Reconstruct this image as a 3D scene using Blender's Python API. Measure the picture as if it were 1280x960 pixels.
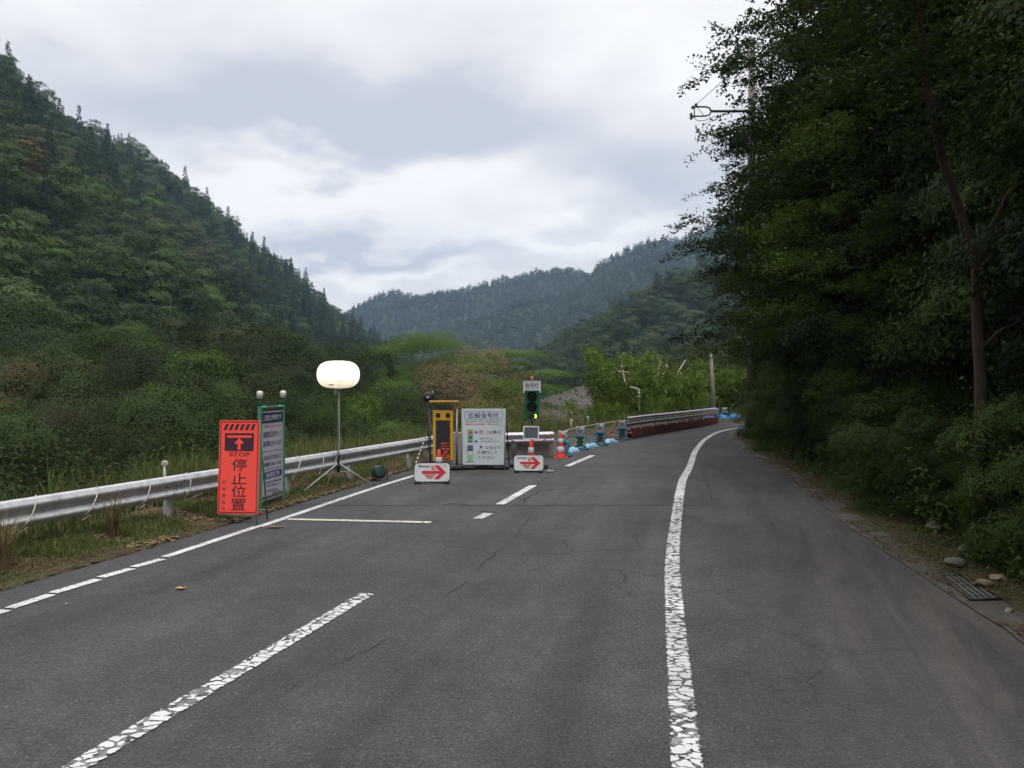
import bpy, bmesh, math, random
import numpy as np
from mathutils import Vector, Matrix

R = math.radians
for o in list(bpy.data.objects): bpy.data.objects.remove(o)
scene = bpy.context.scene
COL = scene.collection
rng = np.random.default_rng(7)
random.seed(7)

# ------------------------------------------------------------------ camera
CAMZ = 2.0
cam_d = bpy.data.cameras.new('camera')
cam_d.sensor_width = 36.0
cam_d.lens = 36.0 * 1000 / 1280
cam_d.clip_start = 0.05
cam_d.clip_end = 12000
cam = bpy.data.objects.new('camera', cam_d)
COL.objects.link(cam)
cam.location = (0, 0, CAMZ)
cam.rotation_euler = (R(90), 0, 0)
scene.camera = cam

# ------------------------------------------------------------------ light
SUN_EL, SUN_AZ = 66, 150          # degrees; azimuth measured from +Y towards +X
EXPOSURE = 0.5
world = bpy.data.worlds.new('World')
scene.world = world
world.use_nodes = True
wt = world.node_tree
wt.nodes.clear()
def wn(t, **k):
    n = wt.nodes.new(t)
    for a, b in k.items(): setattr(n, a, b)
    return n
def wmath(op, a, b=None, clamp=False):
    n = wn('ShaderNodeMath', operation=op, use_clamp=clamp)
    for i, v in enumerate((a, b)):
        if v is None: continue
        if isinstance(v, (int, float)): n.inputs[i].default_value = v
        else: wt.links.new(v, n.inputs[i])
    return n.outputs[0]
w_out = wn('ShaderNodeOutputWorld')
w_sky = wn('ShaderNodeTexSky', sky_type='NISHITA', sun_disc=False)
w_sky.sun_elevation = R(SUN_EL); w_sky.sun_rotation = R(SUN_AZ)
w_sky.dust_density = 2.0
bg_sky = wn('ShaderNodeBackground'); bg_sky.inputs[1].default_value = 0.09
wt.links.new(w_sky.outputs[0], bg_sky.inputs[0])
tc = wn('ShaderNodeTexCoord')
sep = wn('ShaderNodeSeparateXYZ'); wt.links.new(tc.outputs['Generated'], sep.inputs[0])
zc = wmath('MAXIMUM', sep.outputs[2], 0.0)
den = wmath('ADD', zc, 0.22)
cu = wmath('DIVIDE', sep.outputs[0], den); cv = wmath('DIVIDE', sep.outputs[1], den)
comb = wn('ShaderNodeCombineXYZ'); wt.links.new(cu, comb.inputs[0]); wt.links.new(cv, comb.inputs[1])
comb.inputs[2].default_value = 3.7
def wnoise(scale, detail, rough, dist=0.0, vec=None):
    n = wn('ShaderNodeTexNoise'); n.inputs['Scale'].default_value = scale
    n.inputs['Detail'].default_value = detail; n.inputs['Roughness'].default_value = rough
    n.inputs['Distortion'].default_value = dist
    wt.links.new(vec or comb.outputs[0], n.inputs['Vector'])
    return n.outputs[0]
n_big = wnoise(0.9, 5, 0.5, 0.3)
n_mid = wnoise(3.2, 6, 0.6, 0.5)
# soft cloud banks: brighter and darker masses of cloud in the sky ahead, their edges broken by noise
warp = wn('ShaderNodeVectorMath', operation='MULTIPLY_ADD')
n_w = wn('ShaderNodeTexNoise'); n_w.inputs['Scale'].default_value = 3.0; n_w.inputs['Detail'].default_value = 5
wt.links.new(comb.outputs[0], n_w.inputs['Vector'])
wt.links.new(n_w.outputs['Color'], warp.inputs[0]); warp.inputs[1].default_value = (0.26, 0.26, 0.2)
wt.links.new(tc.outputs['Generated'], warp.inputs[2])
def bank(px, py, sx, sy, amp):
    d = Vector(((px - 640) / 1000, 1.0, (480 - py) / 1000)); d.normalize()
    s = wn('ShaderNodeVectorMath', operation='SUBTRACT'); wt.links.new(warp.outputs[0], s.inputs[0])
    s.inputs[1].default_value = (d.x + 0.13, d.y + 0.13, d.z + 0.10)
    m = wn('ShaderNodeVectorMath', operation='MULTIPLY'); wt.links.new(s.outputs[0], m.inputs[0])
    m.inputs[1].default_value = (1000 / sx, 1.2, 1000 / sy)
    l = wn('ShaderNodeVectorMath', operation='DOT_PRODUCT')
    wt.links.new(m.outputs[0], l.inputs[0]); wt.links.new(m.outputs[0], l.inputs[1])
    e = wmath('POWER', 2.718, wmath('MULTIPLY', l.outputs['Value'], -1.0))
    return wmath('MULTIPLY', e, amp)
acc = wmath('ADD', wmath('MULTIPLY', wmath('SUBTRACT', n_big, 0.5), 1.1), wmath('MULTIPLY', wmath('SUBTRACT', n_mid, 0.5), 0.75))
for b in BANKS if 'BANKS' in globals() else [
        (330, 150, 260, 55, -0.75), (520, 120, 260, 60, -0.5), (410, 235, 200, 40, 0.95), (690, 250, 120, 40, 0.3),
        (460, 315, 170, 24, -0.6), (800, 230, 120, 50, -0.5), (640, 300, 200, 18, 0.5), (120, 60, 240, 60, 0.4),
        (800, 50, 220, 70, 0.5), (480, 355, 120, 14, 0.6), (745, 290, 60, 20, 0.35)]:
    acc = wmath('ADD', acc, bank(*b))
fac = wmath('ADD', acc, 0.5, clamp=True)
ramp = wn('ShaderNodeValToRGB')
ramp.color_ramp.elements[0].color = (0.47, 0.49, 0.54, 1)
ramp.color_ramp.elements[1].color = (0.81, 0.80, 0.79, 1)
e = ramp.color_ramp.elements.new(0.5); e.color = (0.65, 0.65, 0.665, 1)
wt.links.new(fac, ramp.inputs[0])
bg_c = wn('ShaderNodeBackground')
wt.links.new(ramp.outputs[0], bg_c.inputs[0])
# overcast sky: the cloud layer is brighter overhead than towards the horizon
lum = wmath('ADD', wmath('MULTIPLY', wmath('MAXIMUM', wmath('SUBTRACT', zc, 0.42), 0.0), 2.8), 1.0)
wt.links.new(lum, bg_c.inputs[1])
mixw = wn('ShaderNodeMixShader'); mixw.inputs[0].default_value = 0.9
wt.links.new(bg_sky.outputs[0], mixw.inputs[1]); wt.links.new(bg_c.outputs[0], mixw.inputs[2])
wt.links.new(mixw.outputs[0], w_out.inputs[0])

sun_d = bpy.data.lights.new('sun', 'SUN')
sun_d.energy = 1.3; sun_d.angle = R(22); sun_d.color = (1.0, 0.96, 0.9)
sun = bpy.data.objects.new('sun', sun_d); COL.objects.link(sun)
sv = Vector((math.sin(R(SUN_AZ)) * math.cos(R(SUN_EL)), math.cos(R(SUN_AZ)) * math.cos(R(SUN_EL)), math.sin(R(SUN_EL))))
sun.rotation_euler = sv.to_track_quat('Z', 'Y').to_euler()
sun.location = (0, 0, 60)

scene.view_settings.view_transform = 'Standard'
scene.view_settings.look = 'None'
scene.view_settings.exposure = EXPOSURE
scene.view_settings.gamma = 1
scene.view_settings.use_curve_mapping = False
cy = scene.cycles
cy.max_bounces = 5; cy.diffuse_bounces = 3; cy.glossy_bounces = 2; cy.transmission_bounces = 3
cy.transparent_max_bounces = 8; cy.volume_bounces = 0
cy.use_denoising = True; cy.use_adaptive_sampling = True; cy.adaptive_threshold = 0.02
cy.sample_clamp_indirect = 4
cy.caustics_reflective = False; cy.caustics_refractive = False

# ------------------------------------------------------------------ helpers
def G(px, py, z=0.0):
    """point of the photograph whose height above the road is known -> place in the scene"""
    Y = (CAMZ - z) * 1000 / (py - 480)
    return Vector(((px - 640) / 1000 * Y, Y, z))

def at(px, py, Y):
    return Vector(((px - 640) / 1000 * Y, Y, CAMZ + (480 - py) / 1000 * Y))

def tag(o, label=None, cat=None, group=None, kind=None):
    if label: o['label'] = label
    if cat: o['category'] = cat
    if group: o['group'] = group
    if kind: o['kind'] = kind
    return o

def empty(name, loc=(0, 0, 0), rz=0.0, label=None, cat=None, group=None):
    o = bpy.data.objects.new(name, None)
    o.location = loc; o.rotation_euler = (0, 0, rz); o.empty_display_size = 0.2
    COL.objects.link(o)
    return tag(o, label, cat, group)

def link(name, me, parent=None, mat=None):
    o = bpy.data.objects.new(name, me)
    if mat is not None:
        me.materials.clear(); me.materials.append(mat)
    COL.objects.link(o)
    if parent is not None: o.parent = parent
    return o

class MB:
    """collects simple solids into ONE mesh"""
    def __init__(s): s.v = []; s.f = []; s.sm = []
    def add(s, vs, fs, smooth=False):
        b = len(s.v); s.v += [tuple(p) for p in vs]
        s.f += [tuple(i + b for i in f) for f in fs]; s.sm += [smooth] * len(fs)
        return s
    def box(s, c, d, rot=None, bev=0.0):
        cx, cy_, cz = c; hx, hy, hz = d[0] / 2, d[1] / 2, d[2] / 2
        if bev <= 0:
            vs = [Vector((x, y, z)) for x in (-hx, hx) for y in (-hy, hy) for z in (-hz, hz)]
            fs = [(0, 1, 3, 2), (4, 6, 7, 5), (0, 4, 5, 1), (2, 3, 7, 6), (0, 2, 6, 4), (1, 5, 7, 3)]
        else:
            bm = bmesh.new(); bmesh.ops.create_cube(bm, size=1)
            for v in bm.verts: v.co = Vector((v.co.x * 2 * hx, v.co.y * 2 * hy, v.co.z * 2 * hz))
            bmesh.ops.bevel(bm, geom=list(bm.edges), offset=bev, segments=2, affect='EDGES', profile=0.6)
            vs = [v.co.copy() for v in bm.verts]; fs = [tuple(v.index for v in f.verts) for f in bm.faces]; bm.free()
        M = rot if rot is not None else Matrix.Identity(3)
        return s.add([M @ v + Vector(c) for v in vs], fs)
    def tube(s, pts, rad, sides=8, caps=True, smooth=True):
        pts = [Vector(p) for p in pts]; n = len(pts)
        if isinstance(rad, (int, float)): rad = [rad] * n
        vs = []; ref = None
        for i, p in enumerate(pts):
            t = (pts[min(i + 1, n - 1)] - pts[max(i - 1, 0)]).normalized()
            if ref is None: ref = t.orthogonal().normalized()
            a = (ref - t * ref.dot(t)).normalized(); b = t.cross(a); ref = a
            for k in range(sides):
                w = 2 * math.pi * k / sides
                vs.append(p + (a * math.cos(w) + b * math.sin(w)) * rad[i])
        fs = [(i * sides + k, i * sides + (k + 1) % sides, (i + 1) * sides + (k + 1) % sides, (i + 1) * sides + k)
              for i in range(n - 1) for k in range(sides)]
        s.add(vs, fs, smooth)
        if caps:
            b = len(s.v) - len(vs)
            s.f.append(tuple(b + k for k in range(sides))[::-1]); s.sm.append(False)
            s.f.append(tuple(b + (n - 1) * sides + k for k in range(sides))); s.sm.append(False)
        return s
    def lathe(s, prof, c=(0, 0, 0), sides=24, axis='Z', smooth=True):
        vs = []
        for r, z in prof:
            for k in range(sides):
                w = 2 * math.pi * k / sides
                if axis == 'Z': v = (c[0] + r * math.cos(w), c[1] + r * math.sin(w), c[2] + z)
                elif axis == 'Y': v = (c[0] + r * math.cos(w), c[1] + z, c[2] + r * math.sin(w))
                else: v = (c[0] + z, c[1] + r * math.cos(w), c[2] + r * math.sin(w))
                vs.append(v)
        n = len(prof)
        fs = [(i * sides + k, i * sides + (k + 1) % sides, (i + 1) * sides + (k + 1) % sides, (i + 1) * sides + k)
              for i in range(n - 1) for k in range(sides)]
        fs.append(tuple(range(sides))[::-1]); fs.append(tuple((n - 1) * sides + k for k in range(sides)))
        return s.add(vs, fs, smooth)
    def prism(s, pts2, y0, y1):
        """outline in the XZ plane, thickness along Y"""
        n = len(pts2)
        vs = [(x, y0, z) for x, z in pts2] + [(x, y1, z) for x, z in pts2]
        fs = [tuple(range(n)), tuple(range(n, 2 * n))[::-1]] + [(i, i + n, (i + 1) % n + n, (i + 1) % n) for i in range(n)]
        return s.add(vs, fs)
    def build(s, name, mat=None, parent=None):
        me = bpy.data.meshes.new(name)
        me.from_pydata(s.v, [], s.f); me.update()
        bm = bmesh.new(); bm.from_mesh(me); bmesh.ops.recalc_face_normals(bm, faces=bm.faces); bm.to_mesh(me); bm.free()
        me.polygons.foreach_set('use_smooth', s.sm if len(s.sm) == len(me.polygons) else [False] * len(me.polygons))
        return link(name, me, parent, mat)

def rrect(w, h, r, seg=5, cx=0, cz=0):
    pts = []
    for sx, sz, a0 in ((1, 1, 0), (-1, 1, 90), (-1, -1, 180), (1, -1, 270)):
        for k in range(seg + 1):
            a = R(a0 + 90 * k / seg)
            pts.append((cx + sx * (w / 2 - r) + r * math.cos(a), cz + sz * (h / 2 - r) + r * math.sin(a)))
    return pts

def quads_mesh(name, V, mat=None):
    """V: (n,k,3) with k=4, or k=6 for two joined quads; built fast"""
    n, k = V.shape[:2]
    me = bpy.data.meshes.new(name)
    me.vertices.add(n * k); me.vertices.foreach_set('co', V.reshape(-1).astype(np.float32))
    base = np.arange(n)[:, None] * k
    if k == 4: idx = (base + np.array([0, 1, 2, 3])[None]).reshape(-1)
    else: idx = np.concatenate([base + np.array([0, 1, 3, 2])[None], base + np.array([2, 3, 5, 4])[None]], 1).reshape(-1)
    nf = len(idx) // 4
    me.loops.add(len(idx)); me.loops.foreach_set('vertex_index', idx.astype(np.int32))
    me.polygons.add(nf)
    me.polygons.foreach_set('loop_start', np.arange(0, nf * 4, 4, dtype=np.int32))
    me.polygons.foreach_set('loop_total', np.full(nf, 4, dtype=np.int32))
    me.update(calc_edges=True)
    if mat is not None: me.materials.append(mat)
    return me

def nrm(a): return a / np.maximum(np.linalg.norm(a, axis=-1, keepdims=True), 1e-9)

def leaf_quads(P, size, up=0.7, aspect=0.5, rg=rng, D=None, N=None):
    n = len(P)
    nor = nrm(rg.normal(size=(n, 3)) * (1.0 if N is None else 0.36) + np.array([0, 0, up]) * (1.6 if N is None else 0.3) + (0 if N is None else N))
    d = rg.normal(size=(n, 3)) if D is None else D + rg.normal(size=(n, 3)) * 0.35
    d = nrm(d - nor * (d * nor).sum(1, keepdims=True)); s = np.cross(nor, d)
    L = (size * rg.uniform(0.6, 1.3, n))[:, None]; W = L * aspect
    sag = np.zeros((n, 3)); sag[:, 2] = -L[:, 0] * 0.12
    return np.stack([P - d * L / 2 + sag, P + s * W / 2, P + d * L / 2 + sag, P - s * W / 2], 1)

def blades(P, h, w, lean, rg=rng, az=None, droop=0.5):
    n = len(P)
    a = rg.uniform(0, 2 * np.pi, n) if az is None else az
    d = np.stack([np.cos(a), np.sin(a), np.zeros(n)], 1); s = np.stack([-np.sin(a), np.cos(a), np.zeros(n)], 1)
    h = h * rg.uniform(0.5, 1.25, n); ln = lean * rg.uniform(0.1, 1.3, n) * h
    W = (w * rg.uniform(0.7, 1.3, n))[:, None] / 2
    z = np.array([0, 0, 1.0])[None]
    M = P + d * (ln * 0.35)[:, None] + z * (h * 0.62)[:, None]
    T = P + d * ln[:, None] + z * (h * (1 - droop * ln / np.maximum(h, 1e-6) * 0.6))[:, None]
    return np.stack([P - s * W, P + s * W, M - s * W * 0.8, M + s * W * 0.8, T - s * W * 0.08, T + s * W * 0.08], 1)

def copy_thing(o, parent=None):
    c = o.copy(); COL.objects.link(c)
    if parent is not None: c.parent = parent
    for ch in list(o.children): copy_thing(ch, c)
    return c

# value noise, vectorised
_perm = np.random.default_rng(3).random((256, 256))
def vn(x, y):
    xi = np.floor(x).astype(int); yi = np.floor(y).astype(int); fx = x - xi; fy = y - yi
    fx = fx * fx * (3 - 2 * fx); fy = fy * fy * (3 - 2 * fy)
    g = lambda i, j: _perm[i % 256, j % 256]
    return (g(xi, yi) * (1 - fx) + g(xi + 1, yi) * fx) * (1 - fy) + (g(xi, yi + 1) * (1 - fx) + g(xi + 1, yi + 1) * fx) * fy
def fbm(x, y, o=4):
    r = 0; a = 0.5
    for i in range(o): r = r + a * (vn(x * 2 ** i + 17 * i, y * 2 ** i + 31 * i) - 0.5); a *= 0.5
    return r
def sstep(a, b, x):
    t = np.clip((x - a) / (b - a), 0, 1); return t * t * (3 - 2 * t)

# ------------------------------------------------------------------ materials
class NT:
    def __init__(s, name):
        s.m = bpy.data.materials.new(name); s.m.use_nodes = True; s.t = s.m.node_tree; s.t.nodes.clear()
        s.out = s.n('ShaderNodeOutputMaterial')
    def n(s, t, **k):
        n = s.t.nodes.new(t)
        for a, b in k.items(): setattr(n, a, b)
        return n
    def l(s, a, b): s.t.links.new(a, b)
    def set(s, inp, v):
        if v is None: return
        if isinstance(v, bpy.types.NodeSocket): s.l(v, inp)
        elif isinstance(v, tuple) and len(v) == 3 and inp.type == 'RGBA': inp.default_value = (*v, 1)
        else: inp.default_value = v
    def math(s, op, a, b=None, clamp=False):
        n = s.n('ShaderNodeMath', operation=op, use_clamp=clamp)
        s.set(n.inputs[0], a); s.set(n.inputs[1], b); return n.outputs[0]
    def obj(s): return s.n('ShaderNodeTexCoord').outputs['Object']
    def pos(s): return s.n('ShaderNodeNewGeometry').outputs['Position']
    def mapv(s, vec, scale=(1, 1, 1), loc=(0, 0, 0)):
        n = s.n('ShaderNodeMapping'); s.l(vec, n.inputs[0]); n.inputs['Scale'].default_value = scale; n.inputs['Location'].default_value = loc
        return n.outputs[0]
    def noise(s, vec, scale, detail=3, rough=0.55, dist=0.0):
        n = s.n('ShaderNodeTexNoise'); s.l(vec, n.inputs['Vector'])
        n.inputs['Scale'].default_value = scale; n.inputs['Detail'].default_value = detail
        n.inputs['Roughness'].default_value = rough; n.inputs['Distortion'].default_value = dist
        return n.outputs[0]
    def ramp(s, f, stops):
        n = s.n('ShaderNodeValToRGB'); s.l(f, n.inputs[0]); cr = n.color_ramp
        while len(cr.elements) < len(stops): cr.elements.new(0.5)
        for e_, (p, c) in zip(cr.elements, stops):
            e_.position = p; e_.color = (*c, 1) if isinstance(c, tuple) else (c, c, c, 1)
        return n.outputs[0]
    def mix(s, f, a, b, mode='MIX'):
        n = s.n('ShaderNodeMix', data_type='RGBA', blend_type=mode)
        s.set(n.inputs[0], f); s.set(n.inputs[6], a); s.set(n.inputs[7], b); return n.outputs[2]
    def bump(s, h, strength=0.3, dist=0.01):
        n = s.n('ShaderNodeBump'); s.l(h, n.inputs['Height']); n.inputs['Strength'].default_value = strength
        n.inputs['Distance'].default_value = dist; return n.outputs[0]
    def pbr(s, color, rough=0.7, metal=0.0, normal=None, spec=0.5, emis=None, es=0.0):
        p = s.n('ShaderNodeBsdfPrincipled'); s.set(p.inputs['Base Color'], color); s.set(p.inputs['Roughness'], rough)
        s.set(p.inputs['Metallic'], metal); p.inputs['Specular IOR Level'].default_value = spec
        if normal is not None: s.l(normal, p.inputs['Normal'])
        if emis is not None: s.set(p.inputs['Emission Color'], emis); p.inputs['Emission Strength'].default_value = es
        return p.outputs[0]
    def done(s, sh): s.l(sh, s.out.inputs[0]); return s.m

def paint(name, c, rough=0.5, dirt=0.25, scale=6, metal=0.0, spec=0.4, dc=(0.12, 0.10, 0.08)):
    t = NT(name); v = t.obj()
    n1 = t.noise(v, scale, 5, 0.65); n2 = t.noise(v, scale * 7, 3)
    f = t.ramp(n1, [(0.45, 0.0), (0.75, 1.0)])
    c1 = t.mix(t.math('MULTIPLY', f, dirt), c, dc)
    c2 = t.mix(0.35 * dirt, c1, t.ramp(n2, [(0.3, tuple(x * 0.6 for x in c)), (0.7, tuple(min(1, x * 1.2) for x in c))]))
    r = t.math('ADD', t.math('MULTIPLY', n1, 0.25), rough - 0.1)
    return t.done(t.pbr(c2, r, metal, t.bump(n2, 0.08, 0.003), spec))

def flat(name, c, rough=0.6):
    t = NT(name); n = t.noise(t.obj(), 25, 3)
    return t.done(t.pbr(t.mix(t.math('MULTIPLY', n, 0.25), c, tuple(x * 0.7 for x in c)), rough))

def glow(name, c, strength, base=(0.8, 0.8, 0.8)):
    t = NT(name); n = t.noise(t.obj(), 4, 2)
    return t.done(t.pbr(base, 0.5, emis=t.mix(t.math('MULTIPLY', n, 0.2), c, tuple(x * 0.85 for x in c)), es=strength))

def foliage(name, ca, cb, cc=None, trans=0.25, rough=0.65, odd=None):
    """leaf colour differs from leaf to leaf, from clump to clump and from plant to plant"""
    t = NT(name)
    g = t.n('ShaderNodeNewGeometry'); oi = t.n('ShaderNodeObjectInfo')
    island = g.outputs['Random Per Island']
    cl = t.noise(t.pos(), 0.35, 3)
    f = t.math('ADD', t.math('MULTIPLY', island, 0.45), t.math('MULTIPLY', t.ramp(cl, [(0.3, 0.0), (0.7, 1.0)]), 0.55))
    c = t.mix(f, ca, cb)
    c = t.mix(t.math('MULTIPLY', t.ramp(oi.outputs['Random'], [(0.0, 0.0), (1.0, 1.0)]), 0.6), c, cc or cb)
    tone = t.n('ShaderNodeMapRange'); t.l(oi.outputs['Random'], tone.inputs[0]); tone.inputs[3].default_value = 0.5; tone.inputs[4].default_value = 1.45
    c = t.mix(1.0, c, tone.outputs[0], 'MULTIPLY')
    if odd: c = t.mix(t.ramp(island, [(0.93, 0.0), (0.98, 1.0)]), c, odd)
    d = t.pbr(c, rough, spec=0.12)
    tr = t.n('ShaderNodeBsdfTranslucent'); t.set(tr.inputs[0], t.mix(0.5, c, (0.10, 0.16, 0.02)))
    m = t.n('ShaderNodeMixShader'); m.inputs[0].default_value = trans; t.l(d, m.inputs[1]); t.l(tr.outputs[0], m.inputs[2])
    return t.done(m.outputs[0])

def bark(name, a, b):
    t = NT(name); v = t.mapv(t.obj(), (6, 6, 1.2)); n = t.noise(v, 3, 5, 0.7)
    return t.done(t.pbr(t.ramp(n, [(0.3, a), (0.7, b)]), 0.9, normal=t.bump(n, 0.6, 0.03), spec=0.2))

# asphalt ------------------------------------------------------------
def asphalt(name, lo, hi, tint, shoulder=False):
    t = NT(name); v = t.obj()
    grain = t.math('ADD', t.math('MULTIPLY', t.noise(v, 95, 3, 0.7), 0.45), t.math('MULTIPLY', t.noise(v, 38, 4, 0.8), 0.55))
    vor = t.n('ShaderNodeTexVoronoi'); t.l(v, vor.inputs['Vector']); vor.inputs['Scale'].default_value = 75
    uv = t.n('ShaderNodeUVMap').outputs[0]
    streak = t.noise(t.mapv(uv, (1.1, 0.09, 1)), 1.0, 4, 0.6, 0.6)
    big = t.noise(v, 0.55, 5, 0.6)
    med = t.noise(v, 4.5, 5, 0.7)
    c = t.ramp(grain, [(0.36, tuple(lo * k for k in tint)), (0.66, tuple(hi * k for k in tint))])
    stone = t.ramp(vor.outputs['Color'], [(0.72, 0.0), (0.95, 1.0)])
    c = t.mix(t.math('MULTIPLY', stone, 0.45), c, tuple(hi * 1.9 * k for k in (1, .97, .92)))
    c = t.mix(1.0, c, t.ramp(streak, [(0.25, 0.66), (0.75, 1.30)]), 'MULTIPLY')
    c = t.mix(1.0, c, t.ramp(big, [(0.3, 0.74), (0.7, 1.22)]), 'MULTIPLY')
    wv = t.n('ShaderNodeTexNoise'); t.l(v, wv.inputs['Vector']); wv.inputs['Scale'].default_value = 2.2; wv.inputs['Detail'].default_value = 5
    net = t.n('ShaderNodeTexVoronoi', feature='DISTANCE_TO_EDGE'); t.l(t.mix(0.22, v, wv.outputs['Color']), net.inputs['Vector']); net.inputs['Scale'].default_value = 1.15
    where = t.ramp(t.noise(t.mapv(v, (1, 1, 1), (9, 4, 0)), 0.33, 3), [(0.50, 0.0), (0.62, 0.75)])
    c = t.mix(t.math('MULTIPLY', t.ramp(net.outputs['Distance'], [(0.0, 1.0), (0.011, 0.0)]), where), c, (0.010, 0.010, 0.010))
    spot = t.ramp(t.noise(t.mapv(v, (1, 1, 1), (3, 17, 0)), 1.7, 6, 0.75), [(0.60, 0.0), (0.70, 0.45)])
    c = t.mix(spot, c, (0.09, 0.086, 0.082))
    c = t.mix(1.0, c, t.ramp(med, [(0.3, 0.86), (0.7, 1.12)]), 'MULTIPLY')
    if shoulder:   # dusty brown margin of the carriageway, an attribute of where the dirt lies
        a = t.n('ShaderNodeAttribute'); a.attribute_name = 'lat'
        f = t.ramp(t.math('ADD', a.outputs['Fac'], t.math('MULTIPLY', t.math('SUBTRACT', med, 0.5), 0.5)), [(0.0, 0.0), (0.45, 0.35), (1.0, 0.9)])
        dust = t.mix(t.ramp(t.noise(t.mapv(uv, (2.0, 0.25, 1)), 1.3, 5, 0.65, 1.0), [(0.4, 0.0), (0.62, 1.0)]), (0.036, 0.033, 0.033), (0.135, 0.112, 0.095))
        dust = t.mix(t.math('MULTIPLY', grain, 0.7), dust, (0.06, 0.055, 0.05))
        c = t.mix(f, c, dust)
    h = t.math('ADD', grain, t.math('MULTIPLY', vor.outputs['Distance'], 1.2))
    return t.done(t.pbr(c, 0.82, normal=t.bump(h, 0.55, 0.006), spec=0.3))

def line_paint(name, wear, base=(0.64, 0.64, 0.64)):
    t = NT(name); v = t.obj(); uv = t.n('ShaderNodeUVMap').outputs[0]
    su = t.n('ShaderNodeSeparateXYZ'); t.l(uv, su.inputs[0])
    vor = t.n('ShaderNodeTexVoronoi', feature='DISTANCE_TO_EDGE')
    warpn = t.n('ShaderNodeTexNoise'); t.l(v, warpn.inputs['Vector']); warpn.inputs['Scale'].default_value = 14; warpn.inputs['Detail'].default_value = 4
    mx = t.mix(0.07, v, warpn.outputs['Color'])
    cell = t.mapv(uv, (1.5, 13, 1)); cw = t.n('ShaderNodeTexNoise'); t.l(cell, cw.inputs['Vector']); cw.inputs['Scale'].default_value = 1.6; cw.inputs['Detail'].default_value = 4
    cm = t.mix(0.42, cell, cw.outputs['Color']); t.l(cm, vor.inputs['Vector']); vor.inputs['Scale'].default_value = 1.7
    gap = t.math('MULTIPLY', t.math('ADD', t.math('MULTIPLY', t.noise(v, 5, 3), 0.5), t.math('MULTIPLY', t.noise(t.mapv(v, (1, 1, 1), (7, 3, 1)), 0.8, 2), 0.5)), 0.36 * wear)
    crack = t.math('GREATER_THAN', vor.outputs['Distance'], t.math('SUBTRACT', gap, 0.08 * wear))
    vc = t.n('ShaderNodeTexVoronoi'); t.l(cm, vc.inputs['Vector']); vc.inputs['Scale'].default_value = 1.7
    lost = t.n('ShaderNodeSeparateXYZ'); t.l(vc.outputs['Color'], lost.inputs[0])
    crack = t.math('MULTIPLY', crack, t.math('GREATER_THAN', lost.outputs[0], 0.10 * (wear - 0.3)))
    blob = t.noise(v, 9, 4, 0.6)
    fine = t.noise(v, 60, 3, 0.7)
    keep = t.math('MULTIPLY', t.math('MAXIMUM', crack, t.ramp(blob, [(0.58, 0.0), (0.62, 1.0)])), t.ramp(t.math('ADD', t.math('MULTIPLY', blob, 0.75), t.math('MULTIPLY', fine, 0.25)), [(0.33 * min(1.12, wear), 0.0), (0.36 * min(1.12, wear), 1.0)]))
    # ragged sides: u runs 0..1 across the stripe
    edge = t.math('MULTIPLY', t.math('ABSOLUTE', t.math('SUBTRACT', su.outputs[0], 0.5)), 2.0)
    edge = t.math('ADD', edge, t.math('MULTIPLY', t.math('SUBTRACT', t.noise(v, 22, 3, 0.7), 0.5), 0.9 * wear))
    keep = t.math('MULTIPLY', keep, t.ramp(edge, [(0.90, 1.0), (0.96, 0.0)]))
    thin = t.ramp(t.noise(v, 7, 5, 0.75), [(0.42, 0.0), (0.62, 0.42)])
    keep = t.math('MAXIMUM', keep, t.math('MULTIPLY', thin, t.ramp(edge, [(0.85, 1.0), (0.95, 0.0)])))
    c = t.mix(t.math('MULTIPLY', fine, 0.7), base, tuple(b * 0.62 for b in base))
    c = t.mix(1.0, c, t.ramp(t.noise(v, 1.2, 4), [(0.3, 0.72), (0.65, 1.08)]), 'MULTIPLY')
    p = t.pbr(c, 0.6, spec=0.3, normal=t.bump(fine, 0.3, 0.003))
    tr = t.n('ShaderNodeBsdfTransparent'); m = t.n('ShaderNodeMixShader')
    t.l(keep, m.inputs[0]); t.l(tr.outputs[0], m.inputs[1]); t.l(p, m.inputs[2])
    return t.done(m.outputs[0])

def ground_mat():
    t = NT('ground'); v = t.obj()
    n1 = t.noise(v, 0.8, 5, 0.65); n2 = t.noise(v, 14, 4, 0.7); n3 = t.noise(v, 0.06, 4)
    soil = t.ramp(n2, [(0.3, (0.03, 0.022, 0.015)), (0.55, (0.065, 0.047, 0.031)), (0.8, (0.12, 0.09, 0.06))])
    green = t.ramp(n2, [(0.3, (0.025, 0.04, 0.014)), (0.7, (0.055, 0.08, 0.028))])
    c = t.mix(t.ramp(n1, [(0.48, 0.0), (0.6, 0.55)]), soil, green)
    a = t.n('ShaderNodeAttribute'); a.attribute_name = 'wood'
    c = t.mix(a.outputs['Fac'], c, t.ramp(n3, [(0.35, (0.020, 0.032, 0.014)), (0.65, (0.035, 0.05, 0.02))]))
    b = t.n('ShaderNodeAttribute'); b.attribute_name = 'scree'
    scree = t.ramp(t.noise(v, 1.1, 6, 0.8), [(0.38, (0.035, 0.03, 0.027)), (0.52, (0.075, 0.06, 0.048)), (0.62, (0.12, 0.105, 0.09)), (0.72, (0.32, 0.31, 0.30))])
    c = t.mix(b.outputs['Fac'], c, scree)
    return t.done(t.pbr(c, 0.95, normal=t.bump(n2, 0.7, 0.03), spec=0.15))

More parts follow.
